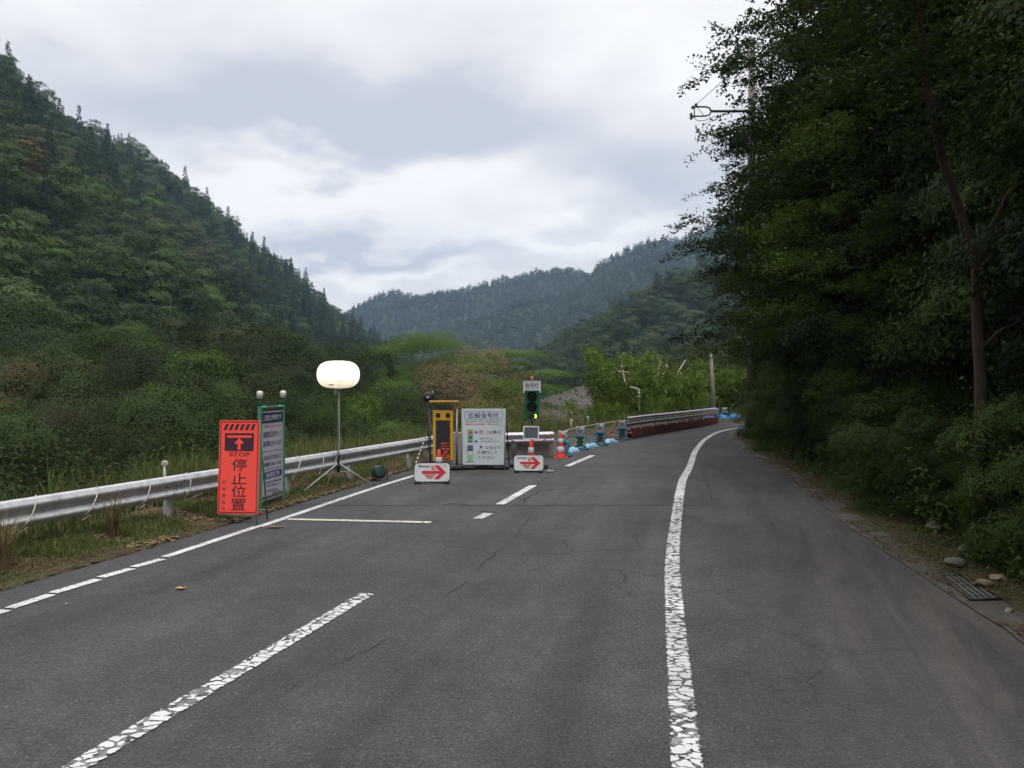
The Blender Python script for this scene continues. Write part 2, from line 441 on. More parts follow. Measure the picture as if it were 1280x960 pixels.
# ------------------------------------------------------------------ road plan (metres, seen from above)
ROWS = [(-30, -60, -15.5, -60), (-8.3, -8, 3.5, -8), (-5.85, 4, 4.12, 4), (-4.98, 7.5, 4.5, 7.5), (-4.05, 11.2, 5.05, 11.0), (-3.0, 15.9, 5.95, 15.9),
        (-2.0, 20, 6.65, 20), (-0.8, 24, 7.25, 24), (1.4, 28.5, 8.05, 28.0), (4.4, 33, 9.1, 31.5), (7.8, 38, 10.4, 34.0),
        (12, 42.3, 13, 36.6), (17, 45.5, 17.5, 38.8), (25, 48, 25, 41), (45, 50, 45, 42.5), (160, 52, 160, 44)]
def smooth_rows(rows, sub=5):
    A = np.array(rows, float); out = []
    for i in range(len(A) - 1):
        p0, p1, p2, p3 = A[max(i - 1, 0)], A[i], A[i + 1], A[min(i + 2, len(A) - 1)]
        if i == 0 or i >= len(A) - 2: m1 = m2 = p2 - p1
        else: m1, m2 = (p2 - p0) / 2, (p3 - p1) / 2
        for k in range(sub):
            t = k / sub
            out.append((2*t**3-3*t**2+1)*p1 + (t**3-2*t**2+t)*m1 + (-2*t**3+3*t**2)*p2 + (t**3-t**2)*m2)
    out.append(A[-1]); return np.array(out)
SR = smooth_rows(ROWS)
LP = SR[:, :2]; RP = SR[:, 2:]

def signed_dist(X, Y, P):
    """distance to polyline P, positive on its left-hand side when walking along it"""
    best = np.full(X.shape, 1e18); sg = np.zeros(X.shape)
    for (ax, ay), (bx, by) in zip(P[:-1], P[1:]):
        dx, dy = bx - ax, by - ay
        t = np.clip(((X - ax) * dx + (Y - ay) * dy) / (dx * dx + dy * dy), 0, 1)
        d = (X - ax - t * dx) ** 2 + (Y - ay - t * dy) ** 2
        s = np.sign(dx * (Y - ay) - dy * (X - ax))
        m = d < best
        best = np.where(m, d, best); sg = np.where(m, s, sg)
    return np.sqrt(best) * sg

def ridge(X, Y, P, slope):
    out = np.full(X.shape, -1e9)
    for (ax, ay, az), (bx, by, bz) in zip(P[:-1], P[1:]):
        dx, dy = bx - ax, by - ay
        t = np.clip(((X - ax) * dx + (Y - ay) * dy) / (dx * dx + dy * dy), 0, 1)
        d = np.sqrt((X - ax - t * dx) ** 2 + (Y - ay - t * dy) ** 2)
        out = np.maximum(out, az + t * (bz - az) - slope * d)
    return out
HILL_LEFT = [(-225, -250, 150), (-210, 150, 140), (-200, 312, 119), (-195, 398, 114), (-185, 474, 102), (-165, 532, 84), (-130, 590, 50), (-95, 640, 25), (-50, 690, -4)]
SPUR_MID = [(300, 300, 150), (170, 335, 80), (84, 350, 47), (50, 420, 31), (19, 480, 12), (0, 520, -9)]
FAR_ONE = [(-560, 1550, 60), (-375, 1500, 98), (-312, 1450, 122), (-200, 1430, 160), (-56, 1400, 184), (84, 1400, 210), (140, 1400, 196), (260, 1450, 150)]
FAR_TWO = [(620, 1150, 262), (400, 1150, 255), (259, 1150, 222), (180, 1160, 190), (115, 1170, 154), (48, 1200, 108), (-36, 1250, 60), (-90, 1290, 20)]

FLOOR = -8.0
SCREE_SLOPE = [(2, 170, -9), (14, 190, -1.5), (24, 205, 3), (44, 250, 9)]
def H(X, Y):
    X = np.asarray(X, float); Y = np.asarray(Y, float)
    sL = signed_dist(X, Y, LP); sR = -signed_dist(X, Y, RP)
    n = fbm(X * 0.5, Y * 0.5) ; nb = fbm(X * 0.04 + 5, Y * 0.04 + 9)
    zl = 0.03 + 0.05 * n + 0.10 * sstep(0.3, 1.2, sL) + (FLOOR + 3.0 * nb) * sstep(1.3, 13, sL)
    x = np.maximum(0, sR - 0.9)
    zr = 0.03 + 0.05 * n + 40 * (1 - np.exp(-x / 42.0)) * (1 + 0.3 * nb) + 0.5 * n * sstep(0.5, 3, sR)
    z = np.where(sL > 0, zl, np.where(sR > 0, zr, -0.07))
    far = np.sqrt(X ** 2 + Y ** 2)
    rn = fbm(X * 0.012 + 3, Y * 0.012 + 7, 5)
    for P, s, a in ((SCREE_SLOPE, 0.3, 3), (HILL_LEFT, 0.86, 26), (SPUR_MID, 0.60, 12), (FAR_ONE, 0.5, 60), (FAR_TWO, 0.5, 60)):
        h = ridge(X, Y, P, s)
        hh = h + a * rn * np.clip((60 if a < 40 else 140) and sstep(0, 60, np.maximum(h - FLOOR, 0)), 0, 1) * 0.9
        z = np.where(sL > 12, np.maximum(z, hh), z)
    return z

def attr(me, name, vals):
    a = me.attributes.new(name, 'FLOAT', 'POINT'); a.data.foreach_set('value', np.asarray(vals, np.float32))

# ground: one sheet, fine near the camera, out past the last ridge
ang = np.concatenate([np.arange(-180, -48, 6), np.arange(-48, 48, 0.33), np.arange(48, 180, 6)])
rad = [0.6]
while rad[-1] < 7000: rad.append(rad[-1] * 1.021 + 0.02)
rad = np.array(rad)
AA, RR = np.meshgrid(np.radians(ang), rad, indexing='ij')
GX = (RR * np.sin(AA)).ravel(); GY = (RR * np.cos(AA)).ravel(); GZ = H(GX, GY)
na, nr = len(ang), len(rad)
i0 = np.arange(na)[:, None]; j0 = np.arange(nr - 1)[None]
i1 = (i0 + 1) % na
q = np.stack([i0 * nr + j0, i0 * nr + j0 + 1, i1 * nr + j0 + 1, i1 * nr + j0], -1).reshape(-1, 4)
me = bpy.data.meshes.new('ground')
centre = len(GX)
me.vertices.add(centre); me.vertices.foreach_set('co', np.stack([GX, GY, GZ], 1).ravel().astype(np.float32))
cap_ = list(range(0, na * nr, nr))
nf = len(q)
me.loops.add(nf * 4 + na); me.loops.foreach_set('vertex_index', np.concatenate([q.ravel(), np.array(cap_[::-1])]).astype(np.int32))
me.polygons.add(nf + 1)
me.polygons.foreach_set('loop_start', np.arange(0, nf * 4 + 1, 4, dtype=np.int32))
me.polygons.foreach_set('loop_total', np.concatenate([np.full(nf, 4), [na]]).astype(np.int32))
me.update(calc_edges=True)
me.polygons.foreach_set('use_smooth', [True] * (nf + 1))
_d = signed_dist(GX, GY, LP)
attr(me, 'wood', np.clip(np.where(_d > 0, sstep(2.5, 5, _d), sstep(1.5, 4, -signed_dist(GX, GY, RP))), 0, 1))
scree = np.exp(-(((GX - 17) / 17) ** 2 + ((GY - 175) / 60) ** 2)) * 1.6
attr(me, 'scree', np.clip(scree + fbm(GX * .05, GY * .05) * 0.8 * (scree > .05), 0, 1))
bm_ = None
tag(link('ground', me, mat=ground_mat()), kind='structure')
# make sure it faces up
if me.polygons[10].normal.z < 0: me.flip_normals()

# carriageway
def strip(name, rows, cols, z, mat, lat=False):
    rows = np.asarray(rows, float); n = len(rows)
    vs, uv, la = [], [], []
    acc_ = 0
    for i, (lx, ly, rx, ry) in enumerate(rows):
        if i: acc_ += math.dist(((lx + rx) / 2, (ly + ry) / 2), ((rows[i-1][0] + rows[i-1][2]) / 2, (rows[i-1][1] + rows[i-1][3]) / 2))
        w = math.dist((lx, ly), (rx, ry))
        for k in range(cols + 1):
            t = k / cols; vs.append((lx + (rx - lx) * t, ly + (ry - ly) * t, z)); uv.append((w * t if cols > 1 else t, acc_))
            la.append(t)
    fs = [(i * (cols + 1) + k, i * (cols + 1) + k + 1, (i + 1) * (cols + 1) + k + 1, (i + 1) * (cols + 1) + k) for i in range(n - 1) for k in range(cols)]
    me = bpy.data.meshes.new(name); me.from_pydata(vs, [], fs); me.update()
    u = me.uv_layers.new(name='UVMap')
    for l in me.loops: u.data[l.index].uv = uv[l.vertex_index]
    if me.polygons[0].normal.z < 0: me.flip_normals()
    return link(name, me, mat=mat), la, np.array(vs)

M_ASPH = asphalt('asphalt', 0.014, 0.086, (1.01, 0.965, 1.0), shoulder=True)
M_PATCH = asphalt('newer asphalt', 0.034, 0.070, (1.01, 0.97, 0.985))
road, la, vs_ = strip('road', SR, 40, 0.0, M_ASPH)
# right white line as a curve of X over Y, used for the dusty margin too
RL = [(-20, -3.6), (0, 0.18), (4.18, 0.915), (6.25, 1.285), (9.09, 1.81), (14.3, 2.99), (16.7, 3.56), (19.05, 4.23), (23.5, 5.36), (27.8, 6.62), (31, 7.7), (33.2, 8.55), (35.2, 9.55), (37.2, 11.0), (39, 13.2), (40.2, 16), (41, 19.5)]
def rl_x(Y): return np.interp(Y, [p[0] for p in RL], [p[1] for p in RL])
attr(road.data, 'lat', np.clip((vs_[:, 0] - rl_x(vs_[:, 1]) - 0.3) / 3.2, 0, 1) * (vs_[:, 1] < 36))
tag(road, kind='structure')

# newer surfacing beyond the joint
pr = []
for Y in np.arange(13.16, 42, 0.8):
    xl = np.interp(Y, LP[:, 1][:60], LP[:, 0][:60]) + 0.05
    xr = np.interp(Y, [13.16, 16, 19.5, 23, 26, 31, 34, 36, 38.5, 42], [3.36, 4.35, 4.95, 5.40, 6.35, 7.9, 9.3, 10.9, 14.5, 24])
    pr.append((xl, Y, xr, Y + 0.04))
patch, _, pv = strip('road_surface', pr, 24, 0.004, M_PATCH)
tag(patch, kind='structure')

def stripe(name, pts, w, mat, z=0.009, sub=6):
    """painted stripe along a centre line, u across and v along"""
    P = [Vector((x, y)) for x, y in pts]; D = []
    for a, b in zip(P[:-1], P[1:]):
        for k in range(sub): D.append(a.lerp(b, k / sub))
    D.append(P[-1])
    for _ in range(3): D = [D[0]] + [(D[i - 1] + D[i] * 2 + D[i + 1]) / 4 for i in range(1, len(D) - 1)] + [D[-1]]
    rows = []
    for i, p in enumerate(D):
        t = (D[min(i + 1, len(D) - 1)] - D[max(i - 1, 0)]).normalized(); nn = Vector((-t.y, t.x))
        a = p + nn * w / 2; b = p - nn * w / 2; rows.append((a.x, a.y, b.x, b.y))
    o, _, _ = strip(name, rows, 1, z, mat)
    return tag(o, kind='structure')
M_L1 = line_paint('worn road paint', 1.0)
M_L2 = line_paint('road paint', 0.35, (0.68, 0.68, 0.68))
M_L3 = line_paint('cracked road paint', 0.5)
stripe('road_line', [(x, y) for y, x in RL if y < 14.5], 0.17, M_L1)
stripe('road_line', [(x, y) for y, x in RL if y > 14], 0.17, M_L2)
LL = [(-6.9, 0.5), (-4.47, 7.02), (-3.53, 11.17), (-2.62, 15.5), (-1.9, 18.3)]
for a_, b_ in (((-40, 779), (8, 763.5)), ((12, 761), (64, 744)), ((66, 742), (123, 725)), ((126, 722.5), (165, 711.5)), ((167, 709.5), (203, 699.5)), ((206, 697), (321, 659))):
    stripe('road_line', [tuple(G(*a_).xy), tuple(G(*b_).xy)], 0.125, M_L2)
stripe('road_line', [(-6.9, 0.5), (-5.0, 5.6)], 0.125, M_L3); stripe('road_line', LL[2:], 0.13, M_L2)
def dash(a, b, mat): stripe('road_line', [tuple(G(*a).xy), tuple(G(*b).xy)], 0.16, mat)
stripe('road_line', [(-3.35, 0.2), (-2.31, 4.0), (-1.37, 7.62)], 0.155, M_L1)
dash((597, 649), (611, 642), M_L3); dash((625, 631), (667, 607), M_L2); dash((709, 583), (741, 569.5), M_L2)
stripe('stop_line', [tuple(G(360, 649.5).xy), tuple(G(539, 653.5).xy)], 0.14, line_paint('stop line paint', 0.3, (0.62, 0.60, 0.50)))

# cracks and seams
M_CR = flat('crack filler', (0.012, 0.012, 0.013), 0.9)
def crack(pix, w=0.03, jit=0.03):
    P = [G(*p).xy for p in pix]; D = []
    for a, b in zip(P[:-1], P[1:]):
        m = max(2, int((b - a).length / 0.10))
        for k in range(m):
            p = a.lerp(b, k / m); D.append((p.x + random.uniform(-jit, jit), p.y + random.uniform(-jit, jit)))
    D.append(tuple(P[-1]))
    vs, fs = [], []
    for i, p in enumerate(D):
        q0 = Vector(D[max(i - 1, 0)]); q1 = Vector(D[min(i + 1, len(D) - 1)]); t = (q1 - q0).normalized()
        ww = w * random.uniform(0.25, 1) * (0.3 if i in (0, len(D) - 1) else 1)
        vs += [(p[0] - t.y * ww / 2, p[1] + t.x * ww / 2, 0.0065), (p[0] + t.y * ww / 2, p[1] - t.x * ww / 2, 0.0065)]
    fs = [(2*i, 2*i+1, 2*i+3, 2*i+2) for i in range(len(D) - 1)]
    me = bpy.data.meshes.new('road_crack'); me.from_pydata(vs, [], fs); me.update()
    if me.polygons[0].normal.z < 0: me.flip_normals()
    tag(link('road_crack', me, mat=M_CR), kind='structure')
for pix, w in (([(653, 629), (662, 621), (674, 615), (690, 612), (716, 611)], .07), ([(554, 631), (568, 630), (586, 631)], .06),
               ([(596, 638), (612, 640), (628, 641)], .05), ([(662, 648), (646, 668), (640, 672)], .018), ([(630, 683), (610, 700), (596, 712)], .012), ([(588, 722), (560, 744)], .008), 
               ([(872, 567), (882, 600), (893, 631)], .03), ([(300, 660), (240, 676), (170, 690), (90, 712)], .01),
               ([(350, 870), (420, 832), (500, 790), (540, 770)], .007), ([(560, 631.5), (700, 632), (836, 632)], .012), ([(850, 632), (893, 631.5)], .012)):
    crack(pix, w)

# concrete gutter along the foot of the right-hand bank, broken and dirty
def gutter_mat():
    t = NT('gutter concrete'); v = t.obj(); n = t.noise(v, 3.0, 5, 0.7); f = t.noise(v, 30, 4)
    c = t.mix(t.ramp(n, [(0.4, 0.0), (0.6, 1.0)]), t.ramp(f, [(0.3, (0.06, 0.053, 0.045)), (0.7, (0.11, 0.098, 0.084))]), t.ramp(f, [(0.3, (0.035, 0.028, 0.022)), (0.7, (0.075, 0.06, 0.045))]))
    return t.done(t.pbr(c, 0.9, normal=t.bump(f, 0.5, 0.01)))
gr_ = []
for r in SR:
    if 3 < r[3] < 30:
        j = 0.03 * math.sin(r[3] * 5)
        gr_.append((r[2] - 0.36 + j, r[3], r[2] + 0.02, r[3]))
g_o, _, _ = strip('gutter', gr_, 6, 0.012, gutter_mat()); tag(g_o, kind='structure')

# river on the valley floor
t = NT('river water'); wv = t.noise(t.obj(), 0.8, 4, 0.6)
MW = t.done(t.pbr((0.02, 0.035, 0.035), 0.08, normal=t.bump(wv, 0.2, 0.05)))
rv = MB(); pts_r = [(-34, -60), (-33, 20), (-30, 60), (-22, 120), (-8, 200), (0, 300)]
me = bpy.data.meshes.new('river'); vs = []
for x, y in pts_r: vs += [(x - 7, y, -7.9), (x + 7, y, -7.9)]
me.from_pydata(vs, [], [(2*i, 2*i+1, 2*i+3, 2*i+2) for i in range(len(pts_r) - 1)])
tag(link('river', me, mat=MW), kind='structure')

# ------------------------------------------------------------------ foliage materials
FM = {
 'cedar': foliage('cedar needles', (0.011, 0.028, 0.013), (0.021, 0.045, 0.019), (0.028, 0.050, 0.018), 0.12),
 'broad': foliage('broad leaves', (0.018, 0.037, 0.011), (0.036, 0.066, 0.018), (0.052, 0.080, 0.022), 0.2),
 'bank': foliage('river bank leaves', (0.010, 0.021, 0.006), (0.024, 0.042, 0.011), (0.028, 0.044, 0.012), 0.12),
 'olive': foliage('olive leaves', (0.025, 0.036, 0.012), (0.052, 0.063, 0.023), (0.062, 0.070, 0.028), 0.2),
 'bright': foliage('bright leaves', (0.05, 0.095, 0.018), (0.10, 0.165, 0.03), (0.08, 0.14, 0.025), 0.35),
 'bamboo': foliage('bamboo leaves', (0.055, 0.10, 0.015), (0.11, 0.17, 0.026), (0.10, 0.15, 0.03), 0.35),
 'brown': foliage('dry leaves', (0.11, 0.072, 0.036), (0.20, 0.135, 0.065), (0.15, 0.10, 0.05), 0.2),
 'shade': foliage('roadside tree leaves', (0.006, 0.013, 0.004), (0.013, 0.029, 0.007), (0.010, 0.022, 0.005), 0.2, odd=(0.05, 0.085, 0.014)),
 'lit_leaf': foliage('roadside lit leaves', (0.026, 0.056, 0.009), (0.056, 0.10, 0.014), (0.040, 0.075, 0.011), 0.3),  # raised leaf colour, painting in the light on the bank's front sprays
 'rust': foliage('reddish leaves', (0.07, 0.042, 0.018), (0.11, 0.070, 0.03), (0.08, 0.055, 0.024), 0.15),
 'under': foliage('undergrowth leaves', (0.028, 0.058, 0.015), (0.066, 0.118, 0.026), (0.05, 0.09, 0.02), 0.3, odd=(0.10, 0.085, 0.02)),
 'weed': foliage('verge weed leaves', (0.035, 0.062, 0.015), (0.075, 0.115, 0.028), (0.08, 0.11, 0.03), 0.3, odd=(0.16, 0.14, 0.06)),
 'grass': foliage('verge grass', (0.045, 0.072, 0.02), (0.10, 0.13, 0.04), (0.11, 0.12, 0.05), 0.3, odd=(0.30, 0.24, 0.13)),
 'straw': foliage('dry straw', (0.12, 0.08, 0.04), (0.24, 0.18, 0.10), (0.17, 0.12, 0.07), 0.2),
}
M_BARK = bark('bark', (0.035, 0.028, 0.022), (0.085, 0.07, 0.055))
M_BARKP = bark('pale bark', (0.09, 0.075, 0.06), (0.20, 0.17, 0.14))
M_DEAD = bark('bleached wood', (0.30, 0.26, 0.22), (0.48, 0.43, 0.38))

# ------------------------------------------------------------------ tree shapes
def lobe_crown(seed, n, h, r, lobes=26, leaf=0.4, flat_=0.6, z0=0.12, prof='round', up=0.7, asp=0.6):
    rg = np.random.default_rng(seed); P = []
    C = []
    for i in range(lobes):
        t = (i + rg.uniform(0, 1)) / lobes
        a = i * 2.399 + rg.uniform(-0.4, 0.4)
        if prof == 'cone': rr = r * (1 - t) ** 0.85 * rg.uniform(0.35, 0.8)
        elif prof == 'wide': rr = r * math.sin(math.pi * (0.22 + 0.62 * t)) * rg.uniform(0.3, 0.95)
        else: rr = r * math.sqrt(max(0, 1 - (1.85 * t - 0.85) ** 2)) * rg.uniform(0.35, 0.85)
        z = h * (z0 + (0.96 - z0) * t)
        br = (r * (0.42 if lobes > 20 else 0.5) if prof != 'cone' else r * (0.15 + 0.42 * (1 - t))) * rg.uniform(0.75, 1.3)
        C.append((rr * math.cos(a), rr * math.sin(a), z, br))
    C = np.array(C); w = C[:, 3] ** 2; k = rg.choice(len(C), n, p=w / w.sum())
    d = nrm(rg.normal(size=(n, 3)) + np.array([0, 0, 0.45]))
    out = nrm(np.stack([C[k, 0], C[k, 1], np.zeros(n)], 1)) * 0.5
    d = nrm(d + out)
    low = (d[:, 2] < -0.15) & (prof != 'cone'); d[low, 2] *= -1; rr = C[k, 3] * rg.uniform(0.78 if prof != 'cone' else 0.6, 1.06, n) * (1 + 0.22 * np.sin(d[:, 0] * 7 + k) * np.cos(d[:, 1] * 6 + k * 2))
    P = C[k, :3] + d * rr[:, None] * np.array([1, 1, flat_])
    P[:, 2] = np.maximum(P[:, 2], h * 0.02)
    cen = nrm((P - np.array([0, 0, h * 0.42])) * np.array([1, 1, r / (h * 0.5)]))
    return leaf_quads(P, leaf, up, asp, rg, D=d if prof == 'cone' else None, N=d * 1.0 + cen * (1.0 if prof != 'cone' else .3))

def trunk_mesh(h, r0, seed, limbs=6, lr=1.5, mat=None, sides=7):
    rg = random.Random(seed); m = MB(); pts = []; x = y = 0
    for i in range(6):
        t = i / 5; pts.append((x, y, h * 0.8 * t)); x += rg.uniform(-.05, .05) * h * .3; y += rg.uniform(-.05, .05) * h * .3
    m.tube(pts, [r0 * (1 - 0.75 * i / 5) for i in range(6)], sides)
    for k in range(limbs):
        i = 1 + k % 4; p = Vector(pts[i]); a = k * 2.4 + rg.random(); L = lr * rg.uniform(.6, 1.1)
        q = p + Vector((math.cos(a) * L * .5, math.sin(a) * L * .5, L * .35)); e2 = p + Vector((math.cos(a) * L, math.sin(a) * L, L * .55))
        m.tube([p, q, e2], [r0 * .45, r0 * .28, r0 * .1], 5)
    o = m.build('trunk', mat or M_BARK); me = o.data; bpy.data.objects.remove(o); return me

# distant kinds: one mesh each (they are a few pixels across, no trunk to be seen)
def kind_mesh(name, quads, mat): return quads_mesh(name, quads, FM[mat])
FAR_KINDS = {}
def reg(key, me): FAR_KINDS[key] = me
for i in range(3): reg(('cedar', i), kind_mesh('cedar', lobe_crown(10 + i, 2600, 12, 2.5, 34, 0.42, 0.9, 0.05, 'cone', 0.3, 0.5), 'cedar'))
for i in range(3): reg(('broad', i), kind_mesh('broad', lobe_crown(20 + i, 3600, 9, 4.2, 13, 0.42, 0.6, 0.1), 'broad'))
for i in range(3): reg(('layer', i), kind_mesh('layer', lobe_crown(30 + i, 3600, 9, 4.4, 15, 0.40, 0.46, 0.15, 'wide', 1.3), 'olive'))
for i in range(2): reg(('bright', i), kind_mesh('bright', lobe_crown(40 + i, 3400, 8, 3.9, 12, 0.38, 0.5, 0.1), 'bright'))
reg(('rust', 0), kind_mesh('rust', lobe_crown(45, 2600, 8, 3.6, 22, 0.40, 0.4, 0.1, 'wide'), 'rust'))
SMALL = [kind_mesh('s', lobe_crown(50 + i, 420, 11, 3.2, 12, 1.0, 0.8, 0.05, 'cone' if i < 3 else 'round', 0.4), 'cedar' if i < 3 else 'broad') for i in range(5)]

# ------------------------------------------------------------------ the woods on the hills
def jgrid(x0, x1, y0, y1, s, rg):
    X, Y = np.meshgrid(np.arange(x0, x1, s), np.arange(y0, y1, s))
    X = X.ravel() + rg.uniform(-.42, .42, X.size) * s; Y = Y.ravel() + rg.uniform(-.42, .42, Y.size) * s
    return X, Y
def in_view(X, Y, Z, m=0.10, top=12):
    u = X / np.maximum(Y, 1); v = (Z + top - CAMZ) / np.maximum(Y, 1)
    return (Y > 15) & (abs(u) < 0.64 + m) & (v > -0.3)
def visible_from(X, Y, Z, top, steps=26):
    """keeps the trees whose tops are not hidden behind the ground, seen from about the camera"""
    ok = np.ones(X.shape, bool)
    for t in np.linspace(0.15, 0.97, steps):
        ok &= (H(X * t, Y * t) < CAMZ + (Z + top - CAMZ) * t + 5)
    return ok
def wood_field(name, pts, meshes, label=None):
    """one mass of far wood: a point cloud whose points carry tree meshes"""
    me = bpy.data.meshes.new(name); n = len(pts['x'])
    me.vertices.add(n); me.vertices.foreach_set('co', np.stack([pts['x'], pts['y'], pts['z']], 1).ravel().astype(np.float32))
    me.attributes.new('idx', 'INT', 'POINT').data.foreach_set('value', pts['k'].astype(np.int32))
    attr(me, 'rot', pts['r'])
    me.attributes.new('scl', 'FLOAT_VECTOR', 'POINT').data.foreach_set('vector', pts['s'].ravel().astype(np.float32))
    o = link(name, me)
    c = bpy.data.collections.new(name + '_kinds')
    for i, m in enumerate(meshes):
        c.objects.link(bpy.data.objects.new('kind_%02d' % i, m))
    ng = bpy.data.node_groups.new(name, 'GeometryNodeTree')
    ng.interface.new_socket('Geometry', in_out='INPUT', socket_type='NodeSocketGeometry')
    ng.interface.new_socket('Geometry', in_out='OUTPUT', socket_type='NodeSocketGeometry')
    N = ng.nodes; L = ng.links
    gi = N.new('NodeGroupInput'); go = N.new('NodeGroupOutput'); ip = N.new('GeometryNodeInstanceOnPoints')
    ci = N.new('GeometryNodeCollectionInfo'); ci.inputs['Collection'].default_value = c
    ci.inputs['Separate Children'].default_value = True; ci.inputs['Reset Children'].default_value = True
    def na_(nm, ty):
        a = N.new('GeometryNodeInputNamedAttribute'); a.data_type = ty; a.inputs['Name'].default_value = nm; return a.outputs['Attribute']
    cx = N.new('ShaderNodeCombineXYZ'); L.new(na_('rot', 'FLOAT'), cx.inputs[2])
    L.new(gi.outputs[0], ip.inputs['Points']); L.new(ci.outputs[0], ip.inputs['Instance'])
    ip.inputs['Pick Instance'].default_value = True
    L.new(na_('idx', 'INT'), ip.inputs['Instance Index']); L.new(cx.outputs[0], ip.inputs['Rotation'])
    L.new(na_('scl', 'FLOAT_VECTOR'), ip.inputs['Scale']); L.new(ip.outputs[0], go.inputs[0])
    md = o.modifiers.new('wood', 'NODES'); md.node_group = ng
    tag(o, kind='stuff', label=label); return o

rw = np.random.default_rng(11)
FIELD = {'x': [], 'y': [], 'z': [], 'k': [], 'r': [], 's': []}
IND = []       # single trees
KEYS = list(FAR_KINDS)
# left hill and middle spur
X1, Y1 = jgrid(-330, 330, 20, 720, 6.2, rw)
m = (signed_dist(X1, Y1, LP) > 26); X1, Y1 = X1[m], Y1[m]
Z1 = H(X1, Y1)
m = (Z1 > FLOOR + 2.5) & in_view(X1, Y1, Z1, 0.06); X1, Y1, Z1 = X1[m], Y1[m], Z1[m]
m = visible_from(X1, Y1, Z1, 9); X1, Y1, Z1 = X1[m], Y1[m], Z1[m]
scr = np.exp(-(((X1 - 18) / 16) ** 2 + ((Y1 - 172) / 60) ** 2)) > 0.32
X1, Y1, Z1 = X1[~scr], Y1[~scr], Z1[~scr]
patchn = vn(X1 * 0.018 + 9, Y1 * 0.018 + 2); fine = rw.random(len(X1))
def choose(i):
    x, y, z = X1[i], Y1[i], Z1[i]; p = patchn[i]; f = fine[i]
    if x < 0:
        v = (z - CAMZ) / y
        crest = v > 0.70 * abs(x) / y - 0.06
        if (crest and f < 0.8) or (-x / y < 0.36 and f < 0.8) or (v > 0.18 and f < 0.5): return 'cedar'
        if z < 40 and f > 0.965 and x / y < -0.5: return 'rust'
        if f > 0.93: return 'bright'
        return 'layer' if p + 0.7 * (rw.random() - .5) > 0.60 and z < 60 else 'broad'
    return 'cedar' if f < 0.30 else ('layer' if f > 0.72 else 'broad')
cnt = {'cedar': 3, 'broad': 3, 'layer': 3, 'bright': 2, 'rust': 1}
allt = []
for i in range(len(X1)):
    kd = choose(i); vi = int(rw.integers(cnt[kd])); s = rw.uniform(0.62, 1.22) * (0.80 if kd == 'cedar' else 1.08)
    if kd == 'cedar' and rw.random() < .14: s *= 1.5
    allt.append((X1[i], Y1[i], Z1[i] - 0.8, kd, vi, rw.uniform(0, 6.28), s, rw.uniform(0.85, 1.2) if kd != 'cedar' else rw.uniform(1.0, 1.35)))
allt.sort(key=lambda a: math.hypot(a[0], a[1]) / a[6])
NEAR = 200
IND = allt[:NEAR]
for a in allt[NEAR:]:
    FIELD['x'].append(a[0]); FIELD['y'].append(a[1]); FIELD['z'].append(a[2]); FIELD['k'].append(KEYS.index((a[3], a[4]))); FIELD['r'].append(a[5]); FIELD['s'].append((a[6], a[6], a[6] * a[7]))
FIELD = {k: np.array(v) for k, v in FIELD.items()}
wood_field('hillside_wood', FIELD, [FAR_KINDS[k] for k in KEYS])
print('hill trees', len(allt))
LBL = {'cedar': 'pointed dark green conifer in the steep wood across the valley', 'broad': 'rounded mid green broadleaf tree in the steep wood across the valley',
       'layer': 'olive tree with flat layered branches in the steep wood across the valley', 'bright': 'fresh light green tree in the steep wood across the valley',
       'rust': 'reddish brown tree low on the left hillside'}
GRP = {'cedar': 'conifers on the slopes across the valley', 'broad': 'rounded trees on the slopes across the valley', 'layer': 'layered olive trees on the slopes across the valley',
       'bright': 'light green trees on the slopes across the valley', 'rust': 'reddish trees on the slopes across the valley'}
NM = {'cedar': 'conifer_tree', 'broad': 'broadleaf_tree', 'layer': 'layered_tree', 'bright': 'light_green_tree', 'rust': 'reddish_tree'}
proto = {}
for (x, y, z, kd, vi, rz, s, zs) in IND:
    key = (kd, vi)
    if key not in proto: o = proto[key] = link(NM[kd], FAR_KINDS[key])
    else: o = proto[key].copy(); COL.objects.link(o)
    o.location = (x, y, z); o.rotation_euler = (0, 0, rz); o.scale = (s, s, s * zs)
    tag(o, LBL[kd], 'tree', GRP[kd])

# far ranges: conifer woods, a few pixels a tree
X2, Y2 = jgrid(-620, 620, 560, 1560, 8.5, rw)
Z2 = H(X2, Y2); m = (Z2 > FLOOR + 4) & in_view(X2, Y2, Z2, 0.03); m &= (X2 > -0.33 * Y2) & (X2 < 0.36 * Y2)
X2, Y2, Z2 = X2[m], Y2[m], Z2[m]; m = visible_from(X2, Y2, Z2, 9, 34); X2, Y2, Z2 = X2[m], Y2[m], Z2[m]
n2 = len(X2); print('far trees', n2)
s2 = rw.uniform(0.6, 1.15, n2); p2 = vn(X2 * .01, Y2 * .01)
k2 = np.where(rw.random(n2) < 0.25 + 0.5 * (p2 > .55), rw.integers(3, 5, n2), rw.integers(0, 3, n2))
wood_field('mountain_wood', dict(x=X2, y=Y2, z=Z2 - 1, k=k2, r=rw.uniform(0, 6.28, n2), s=np.stack([s2 * 1.35, s2 * 1.35, s2], 1)), SMALL)

